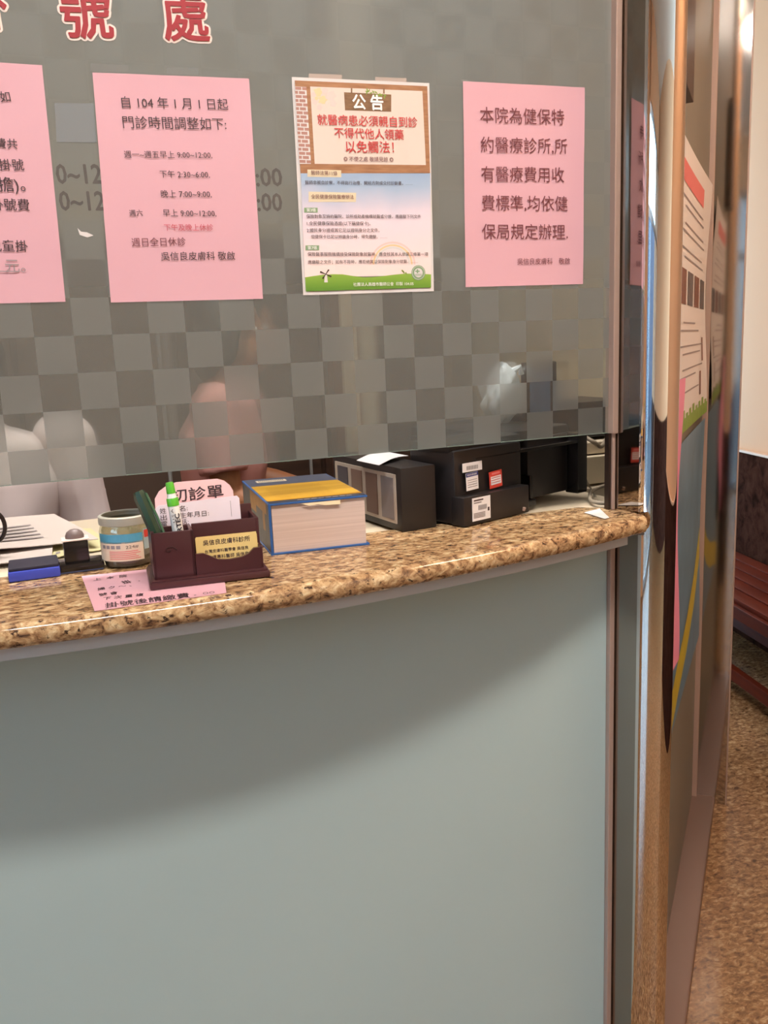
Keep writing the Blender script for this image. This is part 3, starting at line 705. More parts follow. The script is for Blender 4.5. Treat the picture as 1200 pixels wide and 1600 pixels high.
# thick book
BRZ = math.radians(-3.5); BM = Matrix.Translation((.196,-.030,ZC)) @ Matrix.Rotation(BRZ, 4, 'Z')
t = thing('thick_book', (.27,.07,ZC), 'thick book with gold cover and blue edges lying on the counter', 'book')
bw, bd, bh = .150, .262, .078
mb = MB(); mb.box((bw/2+.0005,bd/2+.001,bh/2), (bw-.006,bd-.006,bh-.006), M=BM); mb.build('page_block', PAGES, t)
mb = MB(); mb.box((bw/2,bd/2,.0016), (bw+.004,bd,.003), bev=.0008, M=BM); mb.build('back_cover', BLUEC, t)
mb = MB(); mb.box((.0005,bd/2,bh/2), (.003,bd,bh), bev=.0008, M=BM, m=1)
mb.box((.0002,.0012,bh/2), (.0040,.0030,bh+.0006), bev=.0006, M=BM, m=0); 
for (v0, v1, za, zb, mi) in ((.022,.178,.058,.0775,2),(.040,.060,.030,.058,2),(.120,.178,.045,.058,2)):
    quad(mb, [BM@Vector((-.0012,v0,za)), BM@Vector((-.0012,v0,zb)), BM@Vector((-.0012,v1,zb)), BM@Vector((-.0012,v1,za))], mi)
mb.build('spine', [BLUEC, SPINE, mat('worn_gold', (150,104,44), .5, vary=.4, vscale=50)], t)
mb = MB(); mb.box((bw/2,bd/2,bh-.0014), (bw+.003,bd,.003), bev=.0008, M=BM, m=0); mb.build('front_cover', BLUEC, t)
def top(u0, u1, v0, v1, m, lift=.0003):
    quad(mb, [BM@Vector((u0,v0,bh+lift)), BM@Vector((u1,v0,bh+lift)), BM@Vector((u1,v1,bh+lift)), BM@Vector((u0,v1,bh+lift))], m)
mb = MB(); top(.001,bw,.003,.026,1,.0003); top(.001,bw,.022,.178,0,.0005); top(.001,bw,.178,bd,1,.0003)
for k in range(9): top(.02,.112,.045+k*.013,.0466+k*.013,2,.0007)
for k in range(8): top(.045+k*.011,.053+k*.011,.010,.014,3,.0007)
top(.018,.07,.215,.237,4,.0007)
for k in range(14): top(.022+k*.0032,.0235+k*.0032,.220,.232,5,.0010)
mb.build('cover_print', [GOLD, NAVYC, mat('gold_ink', (150,110,30), .5), mat('pale_ink', (190,186,190), .5), mat('label_tan', (196,180,156), .6), INK], t)
mb = MB(); P = [BM@Vector((x,-.0012,z)) for x, z in ((.048,.0745),(.108,.0745),(.108,.0685),(.085,.0690),(.074,.0715),(.06,.0705))]
mb.add(P+[p+Vector((0,.001,0)) for p in P], [list(range(6)), list(range(6,12))[::-1]]+[[k,(k+1)%6,6+(k+1)%6,6+k] for k in range(6)]); mb.build('paper_slip', mat('yellowed_paper', (244,228,192), .7), t)

# ink tank box beside the printer
XM = Matrix.Translation((.425,.016,1.150)) @ Matrix.Rotation(math.radians(7), 4, 'Z')
t = thing('ink_tank_box', (.45,.12,1.15), 'black ink tank box with four windows standing left of the printer', 'ink tank')
bw, bd, bh = .066, .262, .106
mb = MB(); mb.box((bw/2,bd/2,bh/2), (bw,bd,bh), bev=.003, M=XM); mb.build('casing', BLACKP, t, smooth=True)
mb = MB(); th = .002
def lf(y0, y1, za, zb, m, out): mb.box((-out/2,(y0+y1)/2,(za+zb)/2), (out+.002,y1-y0,zb-za), m, M=XM)
lf(.016,.248,.012,.094,0,.001); mb.build('window_frame', mat('milky_plastic', (178,166,154), .35), t)
for k in range(4):
    y0 = .022+k*.057; mb = MB(); lf(y0,y0+.042,.018,.088,0,.0022); mb.build('tank_window', [mat('tank_grey', (120,112,112), .3), mat('tank_brown', (112,88,78), .3), mat('tank_tan', (124,98,86), .3), mat('tank_dark', (74,72,80), .3)][k], t)
mb = MB(); P = []; n = 8
for j in range(2):
    for i in range(n+1):
        u = i/n; P.append(XM@Vector((-.012+.085*u, .05+.085*j+.05*u, bh+.0008+.004*math.sin(u*3.1)+.003*u)))
mb.add(P+[p+Vector((0,0,.0005)) for p in P], [[i,i+1,n+2+i,n+1+i] for i in range(n)]+[[2*n+2+i,3*n+3+i,3*n+4+i,2*n+3+i] for i in range(n)])
tag(mb.build('receipt_paper', WHITEP, smooth=True), 'white receipt paper lying on top of the black ink tank box', 'paper')

# printer
PM = Matrix.Translation((.521,.006,ZC)) @ Matrix.Rotation(math.radians(20), 4, 'Z')
t = thing('printer', (.66,.15,ZC), 'black office printer with white and red stickers standing on the counter', 'printer')
mb = MB(); mb.box((.085,.060,.064), (.170,.108,.124), bev=.006, M=PM); mb.box((.285,.165,.068), (.138,.27,.112), bev=.004, M=PM)
mb.box((.192,.19,.066), (.05,.20,.110), M=PM); mb.box((.09,.065,.128), (.18,.10,.022), bev=.006, M=PM); mb.box((.265,.17,.128), (.18,.26,.022), bev=.006, M=PM); mb.build('body', BLACKP, t, smooth=True)
mb = MB(); mb.box((.082,.0,.026), (.166,.03,.049), bev=.003, M=PM); mb.build('lower_tray', BLACKP, t, smooth=True)
mb = MB(); mb.box((.19,.06,.009), (.05,.10,.012), bev=.002, M=PM); mb.box((.215,.036,.032), (.008,.03,.05), bev=.002, M=PM); mb.build('paper_slot', BLACKG, t)
mb = MB(); mb.box((.348,.02,.066), (.03,.03,.116), bev=.003, M=PM); mb.build('side_cover', BLACKG, t, smooth=True)
mb = MB(); mb.box((.20,.014,.108), (.30,.016,.006), bev=.002, M=PM); mb.build('trim_ledge', BLACKG, t)
mb = MB(); mb.tube([PM@Vector((.149,-.0150,.007)), PM@Vector((.149,-.0172,.012))], .003); mb.build('screw', STEEL, t)
def sticker(nm, x0, x1, za, zb, y, mt, prints, rot=0, label=None):
    mb = MB(); SM = PM @ Matrix.Translation(((x0+x1)/2, y, (za+zb)/2)) @ Matrix.Rotation(rot, 4, 'Y')
    mb.box((0,0,0), (x1-x0,.0008,zb-za), M=SM); W, H = x1-x0, zb-za
    for (u0, u1, v0, v1, mi) in prints:
        quad_pts = [(-W/2+W*u0,-.0007,H/2-H*v1),(-W/2+W*u1,-.0007,H/2-H*v1),(-W/2+W*u1,-.0007,H/2-H*v0),(-W/2+W*u0,-.0007,H/2-H*v0)]
        mb.add([SM@Vector(p) for p in quad_pts], [[0,1,2,3]], mi)
    o = mb.build(nm, [mt, BARCODE, NAVY, STICKW, INK, SALMON], t)
    if label: o['label'] = label
bars = lambda u0, u1, v0, v1, k: [(u0+(u1-u0)*i/k, u0+(u1-u0)*(i+.5)/k, v0, v1, 1) for i in range(k)]
sticker('barcode_sticker', .013, .060, .0895, .1045, -.0003, STICKW, bars(.2,.8,.35,.8,14), label='narrow white barcode sticker')
sticker('white_sticker', .021, .050, .0580, .0875, -.0003, STICKW, [(0,1,0,.22,2)]+[(.1+.1*k,.17+.1*k,.06,.16,3) for k in range(8)]+[(.1,.9,.4+.13*k,.43+.13*k,1) for k in range(4)], -.04, 'white sticker with a blue printed top')
sticker('red_sticker', .078, .110, .054, .083, -.0003, STICKR, [(.1,.92,.30,.80,3),(.2,.85,.08,.2,5)]+[(.15,.85,.36+.14*k,.42+.14*k,5) for k in range(3)], -.06, 'red and white sticker')
sticker('rating_label', .018, .062, .008, .047, -.0158, STICKW, bars(.32,.80,.34,.55,14)+[(.08,.6,.08,.14,4),(.08,.5,.2,.24,1)]+[(.06,.7,.66+.06*k,.69+.06*k,1) for k in range(4)]+[(.84,.94,.5,.66,4)], 0, 'large white rating label with a barcode')
# scrap of white paper under the printer's right end
mb = MB(); p = [atz(913,801,1.1515), atz(937,795,1.1515), atz(952,809,1.1515), atz(945,811,1.1515)]
mb.add([q for q in p]+[q+Vector((0,0,.0006)) for q in p], [[3,2,1,0],[4,5,6,7],[0,1,5,4],[1,2,6,5],[2,3,7,6],[3,0,4,7]])
tag(mb.build('paper_scrap', WHITEP), 'small white paper scrap at the back corner of the granite by the post', 'paper')

# jar
jx, jy = -.005, .036
t = thing('plastic_jar', (jx,jy,ZC), 'clear plastic jar with a blue and cream label', 'jar')
mb = MB(); mb.lathe([(.030,.001),(.034,.004),(.035,.012),(.035,.052),(.033,.060),(.031,.064),(.031,.068),(.029,.068),(.029,.062),(.032,.054),(.032,.013),(.030,.006)], (jx,jy,ZC), sx=1.1, sy=1.1, cap=False); mb.build('jar_body', JARM, t, smooth=True)
mb = MB(); mb.lathe([(.0,.003),(.0305,.003),(.0315,.008),(.0315,.016),(.0,.017)], (jx,jy,ZC), sx=1.1, sy=1.1); mb.build('contents', CREAMMED, t, smooth=True)
mb = MB(); mb.lathe([(.0325,.062),(.0345,.063),(.0348,.069),(.0345,.074),(.0325,.0755),(.030,.0755),(.030,.073),(.032,.071),(.032,.064)], (jx,jy,ZC), sx=1.1, sy=1.1, cap=False); mb.build('rim', JARLID, t, smooth=True)
mb = MB(); mb.flat = True
def lab(a0, a1, za, zb, m, rr=0.03894):
    k = 14; V = []
    for i in range(k+1):
        a = math.radians(a0+(a1-a0)*i/k); V += [(jx+rr*math.cos(a), jy+rr*math.sin(a), ZC+za), (jx+rr*math.cos(a), jy+rr*math.sin(a), ZC+zb)]
    mb.add(V, [[2*i,2*i+2,2*i+3,2*i+1] for i in range(k)], m)
lab(192,300,.012,.040,0); lab(192,300,.038,.0515,1); lab(302,322,.026,.056,3,0.03916); lab(304,320,.043,.054,4,0.03938)
for k in range(5): lab(225,292-5*(k%3),.015+.0027*k,.0161+.0027*k,2,0.039270000000000006)
for k in range(4): lab(206+12*k,215+12*k,.0305,.0355,5,0.039270000000000006)
mb.build('label', [LCREAM, LBLUE, SALMON, mat('label_green_grey', (160,180,184), .5), STICKR, GREYINK], t)
mb = MB()
def jl(a, z, rr=.0397): a = math.radians(a); return Vector((jx+rr*math.cos(a), jy+rr*math.sin(a), ZC+z))
put_text(mb, '224#', jl(262,.0325), jl(288,.0325), (math.cos(math.radians(275)), math.sin(math.radians(275)), 0), 0, lift=.0008, height=.0048); mb.build('lettering', INK, t)

# stamp pad
t = thing('stamp_pad', (-.136,.035,ZC), 'blue stamp pad with a black lid on the granite', 'stamp pad')
mb = MB(); mb.box((-.136,.036,ZC+.0075), (.068,.066,.014), bev=.003, rz=.03); mb.build('tray', BLUEP, t, smooth=True)
mb = MB(); mb.box((-.136,.038,ZC+.0165), (.066,.062,.005), bev=.002, rz=.03); mb.build('lid', INKPAD, t, smooth=True)
# self inking stamp
t = thing('rubber_stamp', (-.073,.035,ZC), 'black self inking stamp between the blue pad and the jar', 'stamp')
mb = MB(); mb.box((-.073,.036,ZC+.008), (.064,.044,.012), bev=.004, rz=.02); mb.build('base', BLACKG, t, smooth=True)
mb = MB(); mb.box((-.073,.036,ZC+.0025), (.060,.042,.004), bev=.001, rz=.02); mb.build('foot', mat('steel_blue_plastic', (70,78,110), .3), t)
mb = MB(); mb.box((-.077,.036,ZC+.029), (.034,.030,.034), bev=.003, rz=.02); mb.build('body', BLACKG, t, smooth=True)
mb = MB(); mb.box((-.077,.034,ZC+.0465), (.037,.030,.0015), rz=.02); mb.build('plate', mat('pale_plate', (226,206,196), .4), t)
mb = MB(); mb.lathe([(.013,.0),(.013,.004),(.011,.009),(.006,.0125),(.0,.0135)], (-.077,.036,ZC+.047), n=24, sx=1, sy=.8); mb.build('grip', mat('smoky_grip', (112,96,94), .4), t, smooth=True)

# desk behind the granite
t = thing('staff_desk', (-.2,.3,0), 'cream laminate desk top behind the granite ledge', 'desk')
mb = MB(); mb.box((-.35,.262,1.132), (2.5,.43,.026), bev=.003); mb.build('top', DESK, t, smooth=True)
for x in (-1.5,.3):
    mb = MB(); mb.box((x,.28,.56), (.03,.36,1.117)); mb.build('leg_panel', DESK, t)
# low cream cabinet behind the printer on the right
t = thing('desk_cabinet', (1.03,.42,0), 'cream low cabinet with a dark shelf gap behind the pillar', 'cabinet')
mb = MB(); mb.box((1.03,.43,.565), (.20,.26,1.13), bev=.002); mb.build('carcass', DESK, t)
mb = MB(); mb.box((1.03,.44,1.165), (.20,.24,.06), bev=.002); mb.build('drawer', CREAM2, t)
mb = MB(); mb.box((1.03,.45,1.211), (.20,.22,.026), bev=.002); mb.build('shelf', DESK, t)
mb = MB(); mb.box((1.03,.47,1.27), (.20,.18,.08), bev=.002); mb.build('back_box', BLACKP, t)
def cable(name, label, pts, r):
    cu = bpy.data.curves.new('c', 'CURVE'); cu.dimensions = '3D'; sp = cu.splines.new('BEZIER'); sp.bezier_points.add(len(pts)-1)
    for k, p in enumerate(pts): b = sp.bezier_points[k]; b.co = p; b.handle_left_type = b.handle_right_type = 'AUTO'
    cu.bevel_depth = r; cu.bevel_resolution = 3; cu.resolution_u = 10
    ob = bpy.data.objects.new('c', cu); COL.objects.link(ob); dg = bpy.context.evaluated_depsgraph_get()
    me = bpy.data.meshes.new_from_object(ob.evaluated_get(dg)); bpy.data.objects.remove(ob)
    me.materials.clear(); me.materials.append(CABLE)
    for p in me.polygons: p.use_smooth = True
    o = bpy.data.objects.new(name, me); COL.objects.link(o); return tag(o, label, 'cable', 'cables behind the printer')
cable('power_cable', 'thin cable hanging down behind the right end of the printer', [aty(905,700,.19),aty(908,728,.17),aty(917,752,.15),atz(926,768,1.154),atz(935,784,1.152)], .0018)
cable('power_cable', 'thick grey cable looping on the desk beside the post', [atz(962,783,1.1540),atz(940,786,1.154),atz(922,774,1.156),aty(935,762,.165),aty(956,756,.18)], .0036)
cable('power_cable', 'grey cable draped just below the screen edge beside the post', [aty(900,676,.30),aty(918,685,.28),aty(928,691,.27),aty(938,698,.29),aty(945,690,.32)], .0045)

# newspapers on the desk
def paper_stack(name, label, cs, z, mt, cols, lift=0):
    t = thing(name, (cs[0][0], cs[0][1], z), label, 'newspaper', 'newspapers on the desk')
    n = 10; V = []; Fs = []
    for j in range(n+1):
        for i in range(n+1):
            u, v = i/n, j/n; a = Vector(cs[0]).lerp(Vector(cs[1]), u); b = Vector(cs[3]).lerp(Vector(cs[2]), u); p = a.lerp(b, v)
            V.append(Vector((p.x,p.y,z+.002+.003*math.sin(4*u+2*v)**2+lift*v*u)))
    N = len(V); V2 = V+[p+Vector((0,0,.0012)) for p in V]
    for j in range(n):
        for i in range(n): a = j*(n+1)+i; Fs += [[a,a+n+1,a+n+2,a+1],[N+a,N+a+1,N+a+n+2,N+a+n+1]]
    ring = [i for i in range(n+1)]+[j*(n+1)+n for j in range(1,n+1)]+[n*(n+1)+i for i in range(n-1,-1,-1)]+[j*(n+1) for j in range(n-1,0,-1)]
    for k in range(len(ring)): a, b = ring[k], ring[(k+1)%len(ring)]; Fs.append([a,b,N+b,N+a])
    mb = MB(); mb.add(V2, Fs); mb.build('sheet', mt, t, smooth=True)
    mb = MB(); mb.flat = True
    def at(u, v):
        a = Vector(cs[0]).lerp(Vector(cs[1]), u); b = Vector(cs[3]).lerp(Vector(cs[2]), u); p = a.lerp(b, v); return Vector((p.x,p.y,z+.0040+.003*math.sin(4*u+2*v)**2+lift*v*u))
    for (u0,u1,v0,v1) in cols: mb.add([at(u0,v0),at(u1,v0),at(u1,v1),at(u0,v1)], [[0,1,2,3]])
    if cols: mb.build('print', NEWSINK, t)
ZD = 1.145
rnd = random.Random(3)
cols = [(.08+.0*k, .42-.05*(k%3), .10+.035*k, .118+.035*k) for k in range(5)]+[(.55,.9-.06*(k%2),.3+.035*k,.315+.035*k) for k in range(12)]+[(.1,.45,.5+.04*k,.515+.04*k) for k in range(8)]
paper_stack('newspaper', 'yellowish newspaper poking out beneath the pale sheet, right of the pile', [(-.115,.140),(-.022,.170),(-.045,.36),(-.12,.34)], ZD, NEWSY, [(.1,.5,.1,.16)])
paper_stack('newspaper', 'pale newspaper spread on the desk behind the stamp pad', [(-.40,.115),(-.112,.128),(-.104,.440),(-.36,.45)], ZD+.005, NEWSP, cols, .002)
paper_stack('newspaper', 'folded upper newspaper at the back of the pile on the desk', [(-.40,.205),(-.040,.180),(-.105,.455),(-.40,.465)], ZD+.0135, mat('newsprint_dull', (202,188,180), .8), [(.3,.8,.2+.1*k,.24+.1*k) for k in range(5)], .004)
# black mug at the frame edge
t = thing('black_mug', (-.195,.17,1.146), 'black mug with a handle at the far left of the desk', 'mug')
bx_, by_ = -.222, .175
mb = MB(); mb.lathe([(.0,.002),(.026,.002),(.030,.006),(.032,.076),(.030,.077),(.028,.074),(.026,.01),(.0,.008)], (bx_,by_,1.152), n=32); mb.build('cup', BLACKG, t, smooth=True)
mb = MB(); mb.tube([(bx_+.030+.017*math.sin(a), by_-.004, 1.152+.05-.024*math.cos(a)) for a in [math.pi*k/14 for k in range(15)]], .0032); mb.build('handle', mat('brown_black', (46,34,32), .3), t, smooth=True)

# behind the screen on the right: bag, small display and box on the printer
t = thing('plastic_bag', (.755,.27,1.29), 'crumpled white plastic bag behind the glass above the printer', 'bag')
mb = MB(); V = []; u, v = 36, 22
for j in range(v+1):
    th = math.pi*j/v
    for i in range(u):
        ph = 2*math.pi*i/u; k = 1+.13*math.sin(3*ph+5*th)+.10*math.sin(7*ph-4*th)+.06*math.sin(11*ph+9*th)
        V.append((.752+.043*k*math.sin(th)*math.cos(ph), .275+.03*k*math.sin(th)*math.sin(ph), 1.3475+.0585*math.cos(th)*(1+.08*math.sin(5*ph))))
mb.add(V, [[j*u+i,(j+1)*u+i,(j+1)*u+(i+1)%u,j*u+(i+1)%u] for j in range(v) for i in range(u)]); o = mb.build('bag_body', BAGM, t, smooth=True)
mb = MB(); mb.tube([(.77,.26,1.39),(.785,.255,1.40),(.79,.26,1.385)], [.008,.004,.006], n=8); mb.build('knot', BAGM, t, smooth=True)
t = thing('small_display', (.86,.30,1.145), 'black framed blue grey display standing behind the glass near the post', 'display')
mb = MB(); mb.box((.872,.33,1.34), (.080,.02,.13), bev=.004, rz=.1); mb.build('frame', BLACKP, t)
mb = MB(); mb.box((.868,.3188,1.345), (.052,.003,.088), rz=.1); mb.build('panel', BLUEGREY, t)
mb = MB(); mb.box((.872,.335,1.215), (.03,.02,.13)); mb.box((.872,.335,1.149), (.08,.06,.008), bev=.002); mb.build('stand', BLACKP, t)

# ================================================================== STAFF ROOM
t = thing('wall_cabinet', (.0,2.6,0), 'dark brown wooden cabinet along the wall behind the staff', 'cabinet')
mb = MB(); mb.box((-.2,2.62,.95), (3.6,.5,1.9)); mb.build('carcass', BROWN, t)
for k in range(6):
    mb = MB(); mb.box((-1.7+.6*k,2.36,.95), (.58,.02,1.84), bev=.004); d = mb.build('door', BROWN2 if k in (2,3) else BROWN, t)
    mb = MB(); mb.box((-1.7+.6*k+.24,2.343,.95), (.012,.016,.14), bev=.003); mb.build('handle', GREYP, d)
t = thing('cream_partition_post', (1.02,1.6,0), 'upright cream post behind the staff near the ink tank box', 'post')
mb = MB(); mb.box((.84,1.5,1.55), (.05,.10,3.1)); mb.build('post', CREAM2, t)
mb = MB(); mb.box((.800,1.5,1.55), (.03,.06,3.1)); mb.build('edge_board', wood('reddish_board', (96,56,36), (116,70,46), 4, .4), t)
mb = MB(); mb.tube([(.285,1.9,.0),(.285,1.9,3.09)], .007); tag(mb.build('metal_pole', GREYP, smooth=True), 'thin grey upright pole behind the seated staff', 'pole')

def loft(mb, rings, n=24, m=0):
    V = []; Fs = []
    for c, a, b, ax in rings:
        ax = Vector(ax); ay = Vector((-ax.y, ax.x, 0))
        for q in range(n):
            t = 2*math.pi*q/n; V.append(Vector(c)+ax*(a*math.cos(t))+ay*(b*math.sin(t)))
    R = len(rings)
    for k in range(R-1):
        for q in range(n): Fs.append([k*n+q,k*n+(q+1)%n,(k+1)*n+(q+1)%n,(k+1)*n+q])
    Fs += [list(range(n))[::-1],[(R-1)*n+q for q in range(n)]]; mb.add(V, Fs, m)
def remesh(o, vox, it=8, folds=0):
    r = o.modifiers.new('r', 'REMESH'); r.mode = 'VOXEL'; r.voxel_size = vox
    s = o.modifiers.new('s', 'SMOOTH'); s.factor = .5; s.iterations = it
    dg = bpy.context.evaluated_depsgraph_get(); me = bpy.data.meshes.new_from_object(o.evaluated_get(dg))
    o.modifiers.clear(); o.data = me
    if folds:
        for v in me.vertices:
            c = v.co; v.co = c+v.normal*folds*(math.sin(c.x*46+c.z*16)+.6*math.sin(c.x*22-c.z*38+c.y*14))
    for p in me.polygons: p.use_smooth = True
def person(loc, face, J, skin, top, cat_label, hair_len, sleeve, seated):
    """loc: base; face: heading angle; J: joints in local frame (x right of the person, y forward, z up)"""
    t = thing('person', loc, cat_label, 'person')
    T = Matrix.Translation(Vector(loc)) @ Matrix.Rotation(face, 4, 'Z')
    W = lambda p: T @ Vector(p)
    axr = (T.to_3x3() @ Vector((1,0,0)))
    hip, ch, nk, hd = J['hip'], J['chest'], J['neck'], J['head']
    H = Vector(hd)
    mb = MB()
    def torso(mb, g, z_low):
        sh = Vector(J['sh_r'])-Vector(J['sh_l']); w = abs(sh.x)/2
        loft(mb, [(W((hip[0],hip[1],z_low)),.155+g,.105+g,axr),(W((hip[0],hip[1],hip[2]+.05)),.16+g,.11+g,axr),(W((hip[0],hip[1],hip[2]+.18)),.13+g,.095+g,axr),
            (W((ch[0],ch[1],ch[2])),w*.86+g,.11+g,axr),(W((ch[0],ch[1],ch[2]+.10)),w*.95+g,.10+g,axr),(W((nk[0],nk[1],nk[2]-.055)),w*.80+g,.07+g,axr),(W((nk[0],nk[1],nk[2]-.02)),.06+g,.055+g,axr)])
    torso(mb, 0, hip[2]-.06)
    mb.tube([W((nk[0],nk[1],nk[2]-.05)), W(nk), W((H.x,H.y+.005,H.z-.06))], [.058,.052,.052])
    HM_ = T @ Matrix.Translation(H)
    mb.ell((0,-.008,.025), (.073,.092,.095), M=HM_); mb.ell((0,.022,-.045), (.056,.062,.068), M=HM_)       # cranium, jaw
    mb.ell((0,.088,-.015), (.012,.016,.024), M=HM_); mb.ell((0,.078,.012), (.010,.012,.030), M=HM_)
    for s in (-1,1): mb.ell((s*.074,-.012,-.005), (.010,.020,.031), M=HM_)
    for sd in ('l','r'):
        a, e, wr, hn = [Vector(J[k+'_'+sd]) for k in ('sh','el','wr','ha')]
        mb.tube([W(a),W(a.lerp(e,.4)),W(e)], [.052,.046,.038]); mb.ell(W(a), (.052,.052,.052)); mb.ell(W(e), (.038,.038,.038))
        mb.tube([W(e),W(e.lerp(wr,.3)),W(wr)], [.038,.040,.026])
        d = (hn-wr).normalized(); sdv = d.cross(Vector((0,0,1))).normalized(); up = sdv.cross(d)
        for k in range(4):
            o_ = (k-1.5)*.019; ln = (.070,.080,.075,.058)[k]; k0 = wr+d*.085+sdv*o_
            mb.tube([W(wr+d*.02+sdv*o_*.5), W(k0), W(k0+d*ln*.45-up*.008), W(k0+d*ln*.75-up*.022), W(k0+d*ln*.92-up*.036)], [.013,.0105,.0095,.0085,.007], n=8)
        sg = 1 if sd == 'l' else -1
        b = wr+d*.03+sdv*(.03*sg); mb.tube([W(wr+d*.02), W(b), W(b+d*.03+sdv*.018*sg-up*.008), W(b+d*.058+sdv*.022*sg-up*.014)], [.014,.013,.0105,.008], n=8)
        mb.tube([W(wr), W(wr+d*.045), W(wr+d*.088)], [.026,.034,.036])
        h, k_, an = [Vector(J[q+'_'+sd]) for q in ('hip','kn','an')]
        mb.tube([W(h),W(h.lerp(k_,.5)),W(k_)], [.085,.072,.054]); mb.ell(W(k_), (.054,.054,.054)); mb.ell(W(h), (.085,.085,.085))
        mb.tube([W(k_),W(k_.lerp(an,.35)),W(an)], [.052,.054,.036]); mb.tube([W(an+Vector((0,-.04,-.03))), W(an+Vector((0,.06,-.035))), W(an+Vector((0,.16,-.045)))], [.036,.036,.028])
    body = mb.build('body', skin, t); remesh(body, .0055, 6)
    mb = MB(); torso(mb, .014, hip[2]-.10)
    for sd in ('l','r'):
        a, e = Vector(J['sh_'+sd]), Vector(J['el_'+sd]); m2 = MB(); m2.tube([W(a),W(a.lerp(e,.4)),W(a.lerp(e,sleeve))], [.066,.066,.064]); m2.ell(W(a), (.066,.066,.066))
        o = m2.build('sleeve', top, t); remesh(o, .006, 3, .002)
    mb.tube([W((nk[0],nk[1],nk[2]-.05)), W((nk[0],nk[1],nk[2]-.005))], [.075,.066])
    o = mb.build('top', top, t); remesh(o, .007, 5, .0025)
    mb = MB()
    for sd in ('l','r'):
        h, k_, an = [Vector(J[q+'_'+sd]) for q in ('hip','kn','an')]
        mb.tube([W(h),W(h.lerp(k_,.5)),W(k_)], [.105,.088,.068]); mb.ell(W(h), (.10,.10,.10)); mb.ell(W(k_), (.068,.068,.068)); mb.tube([W(k_),W(k_.lerp(an,.9))], [.068,.056])
    loft(mb, [(W((hip[0],hip[1],hip[2]-.09)),.15,.115,axr),(W((hip[0],hip[1],hip[2]+.02)),.17,.12,axr)])
    o = mb.build('trousers', TROUS, t); remesh(o, .008, 4, .0015)
    mb = MB(); mb.ell((0,-.018,.036), (.081,.098,.096), M=HM_); mb.ell((0,-.055,-.03), (.078,.06,.10*hair_len), M=HM_)
    for s in (-1,1): mb.ell((s*.068,-.02,-.02), (.020,.05,.07*hair_len), M=HM_)
    o = mb.build('hair', HAIR, t); remesh(o, .006, 3)
    mb = MB()
    for s in (-1,1): mb.ell((s*.031,.070,.006), (.013,.010,.007), M=HM_, u=12, v=8)
    o = mb.build('eyes', EYEW, t, smooth=True)
    mb = MB()
    for s in (-1,1): mb.ell((s*.031,.0785,.006), (.0055,.003,.0055), M=HM_, u=10, v=6)
    mb.build('iris', HAIR, o, smooth=True)
    mb = MB(); mb.ell((0,.080,-.052), (.022,.008,.006), M=HM_, u=14, v=8); mb.build('mouth', LIPS, t, smooth=True)
    return t, W
J1 = dict(hip=(0,0,.74), chest=(0,.02,1.10), neck=(0,.02,1.335), head=(0,.05,1.465), sh_l=(-.185,.02,1.275), sh_r=(.185,.02,1.275), el_l=(-.215,.03,1.01), el_r=(.215,.05,1.01),
    wr_l=(-.13,.16,.90), wr_r=(.13,.17,.90), ha_l=(-.08,.25,.88), ha_r=(.08,.26,.88), hip_l=(-.09,.02,.72), hip_r=(.09,.02,.72), kn_l=(-.11,.30,.70), kn_r=(.11,.30,.70), an_l=(-.11,.32,.32), an_r=(.11,.32,.32))
person((-.255,.80,0), math.pi, J1, SKIN, COAT, 'person in a white coat sitting behind the desk at the left', 1.0, .92, True)
st = thing('stool', (-.255,.80,0), 'tall stool under the seated person in a white coat', 'stool')
mb = MB(); mb.lathe([(.0,.58),(.17,.58),(.18,.60),(.18,.625),(.165,.64),(.0,.64)], (-.255,.82,0)); mb.build('seat', BLACKP, st, smooth=True)
mb = MB(); mb.tube([(-.255,.82,.03),(-.255,.82,.585)], .025); mb.build('post', STEEL, st, smooth=True)
mb = MB(); mb.lathe([(.0,.0),(.22,.0),(.21,.02),(.03,.05),(.0,.05)], (-.255,.82,0)); mb.build('base', STEEL, st, smooth=True)
mb = MB(); mb.tube([(-.255+.17*math.cos(a),.82+.17*math.sin(a),.28) for a in [2*math.pi*k/32 for k in range(33)]], .012); mb.tube([(-.425,.82,.28),(-.085,.82,.28)], .010); mb.build('foot_ring', STEEL, st, smooth=True)
J2 = dict(hip=(0,0,.82), chest=(0,.01,1.14), neck=(0,.02,1.375), head=(0,.05,1.505), sh_l=(-.17,.01,1.31), sh_r=(.17,.01,1.31), el_l=(-.235,.075,1.07), el_r=(.205,.03,1.08),
    wr_l=(-.205,.285,1.012), wr_r=(.185,.265,1.015), ha_l=(-.18,.37,1.005), ha_r=(.15,.35,1.01), hip_l=(-.09,0,.82), hip_r=(.09,0,.82), kn_l=(-.10,.02,.45), kn_r=(.10,.0,.45), an_l=(-.10,-.01,.075), an_r=(.10,-.01,.075))
t2, W2 = person((.34,1.16,0), math.radians(-105), J2, SKIN2, SHIRT, 'person in a pink shirt standing behind the counter with bare forearms', 1.1, .72, False)
for (a, b) in (('wr_l','el_l'),):
    p = Vector(J2[a]).lerp(Vector(J2[b]), .12); d = (Vector(J2[b])-Vector(J2[a])).normalized()
    mb = MB(); mb.tube([W2(p-d*.008), W2(p+d*.008)], .031, n=20); mb.build('wristband', WHITEPL, t2, smooth=True)
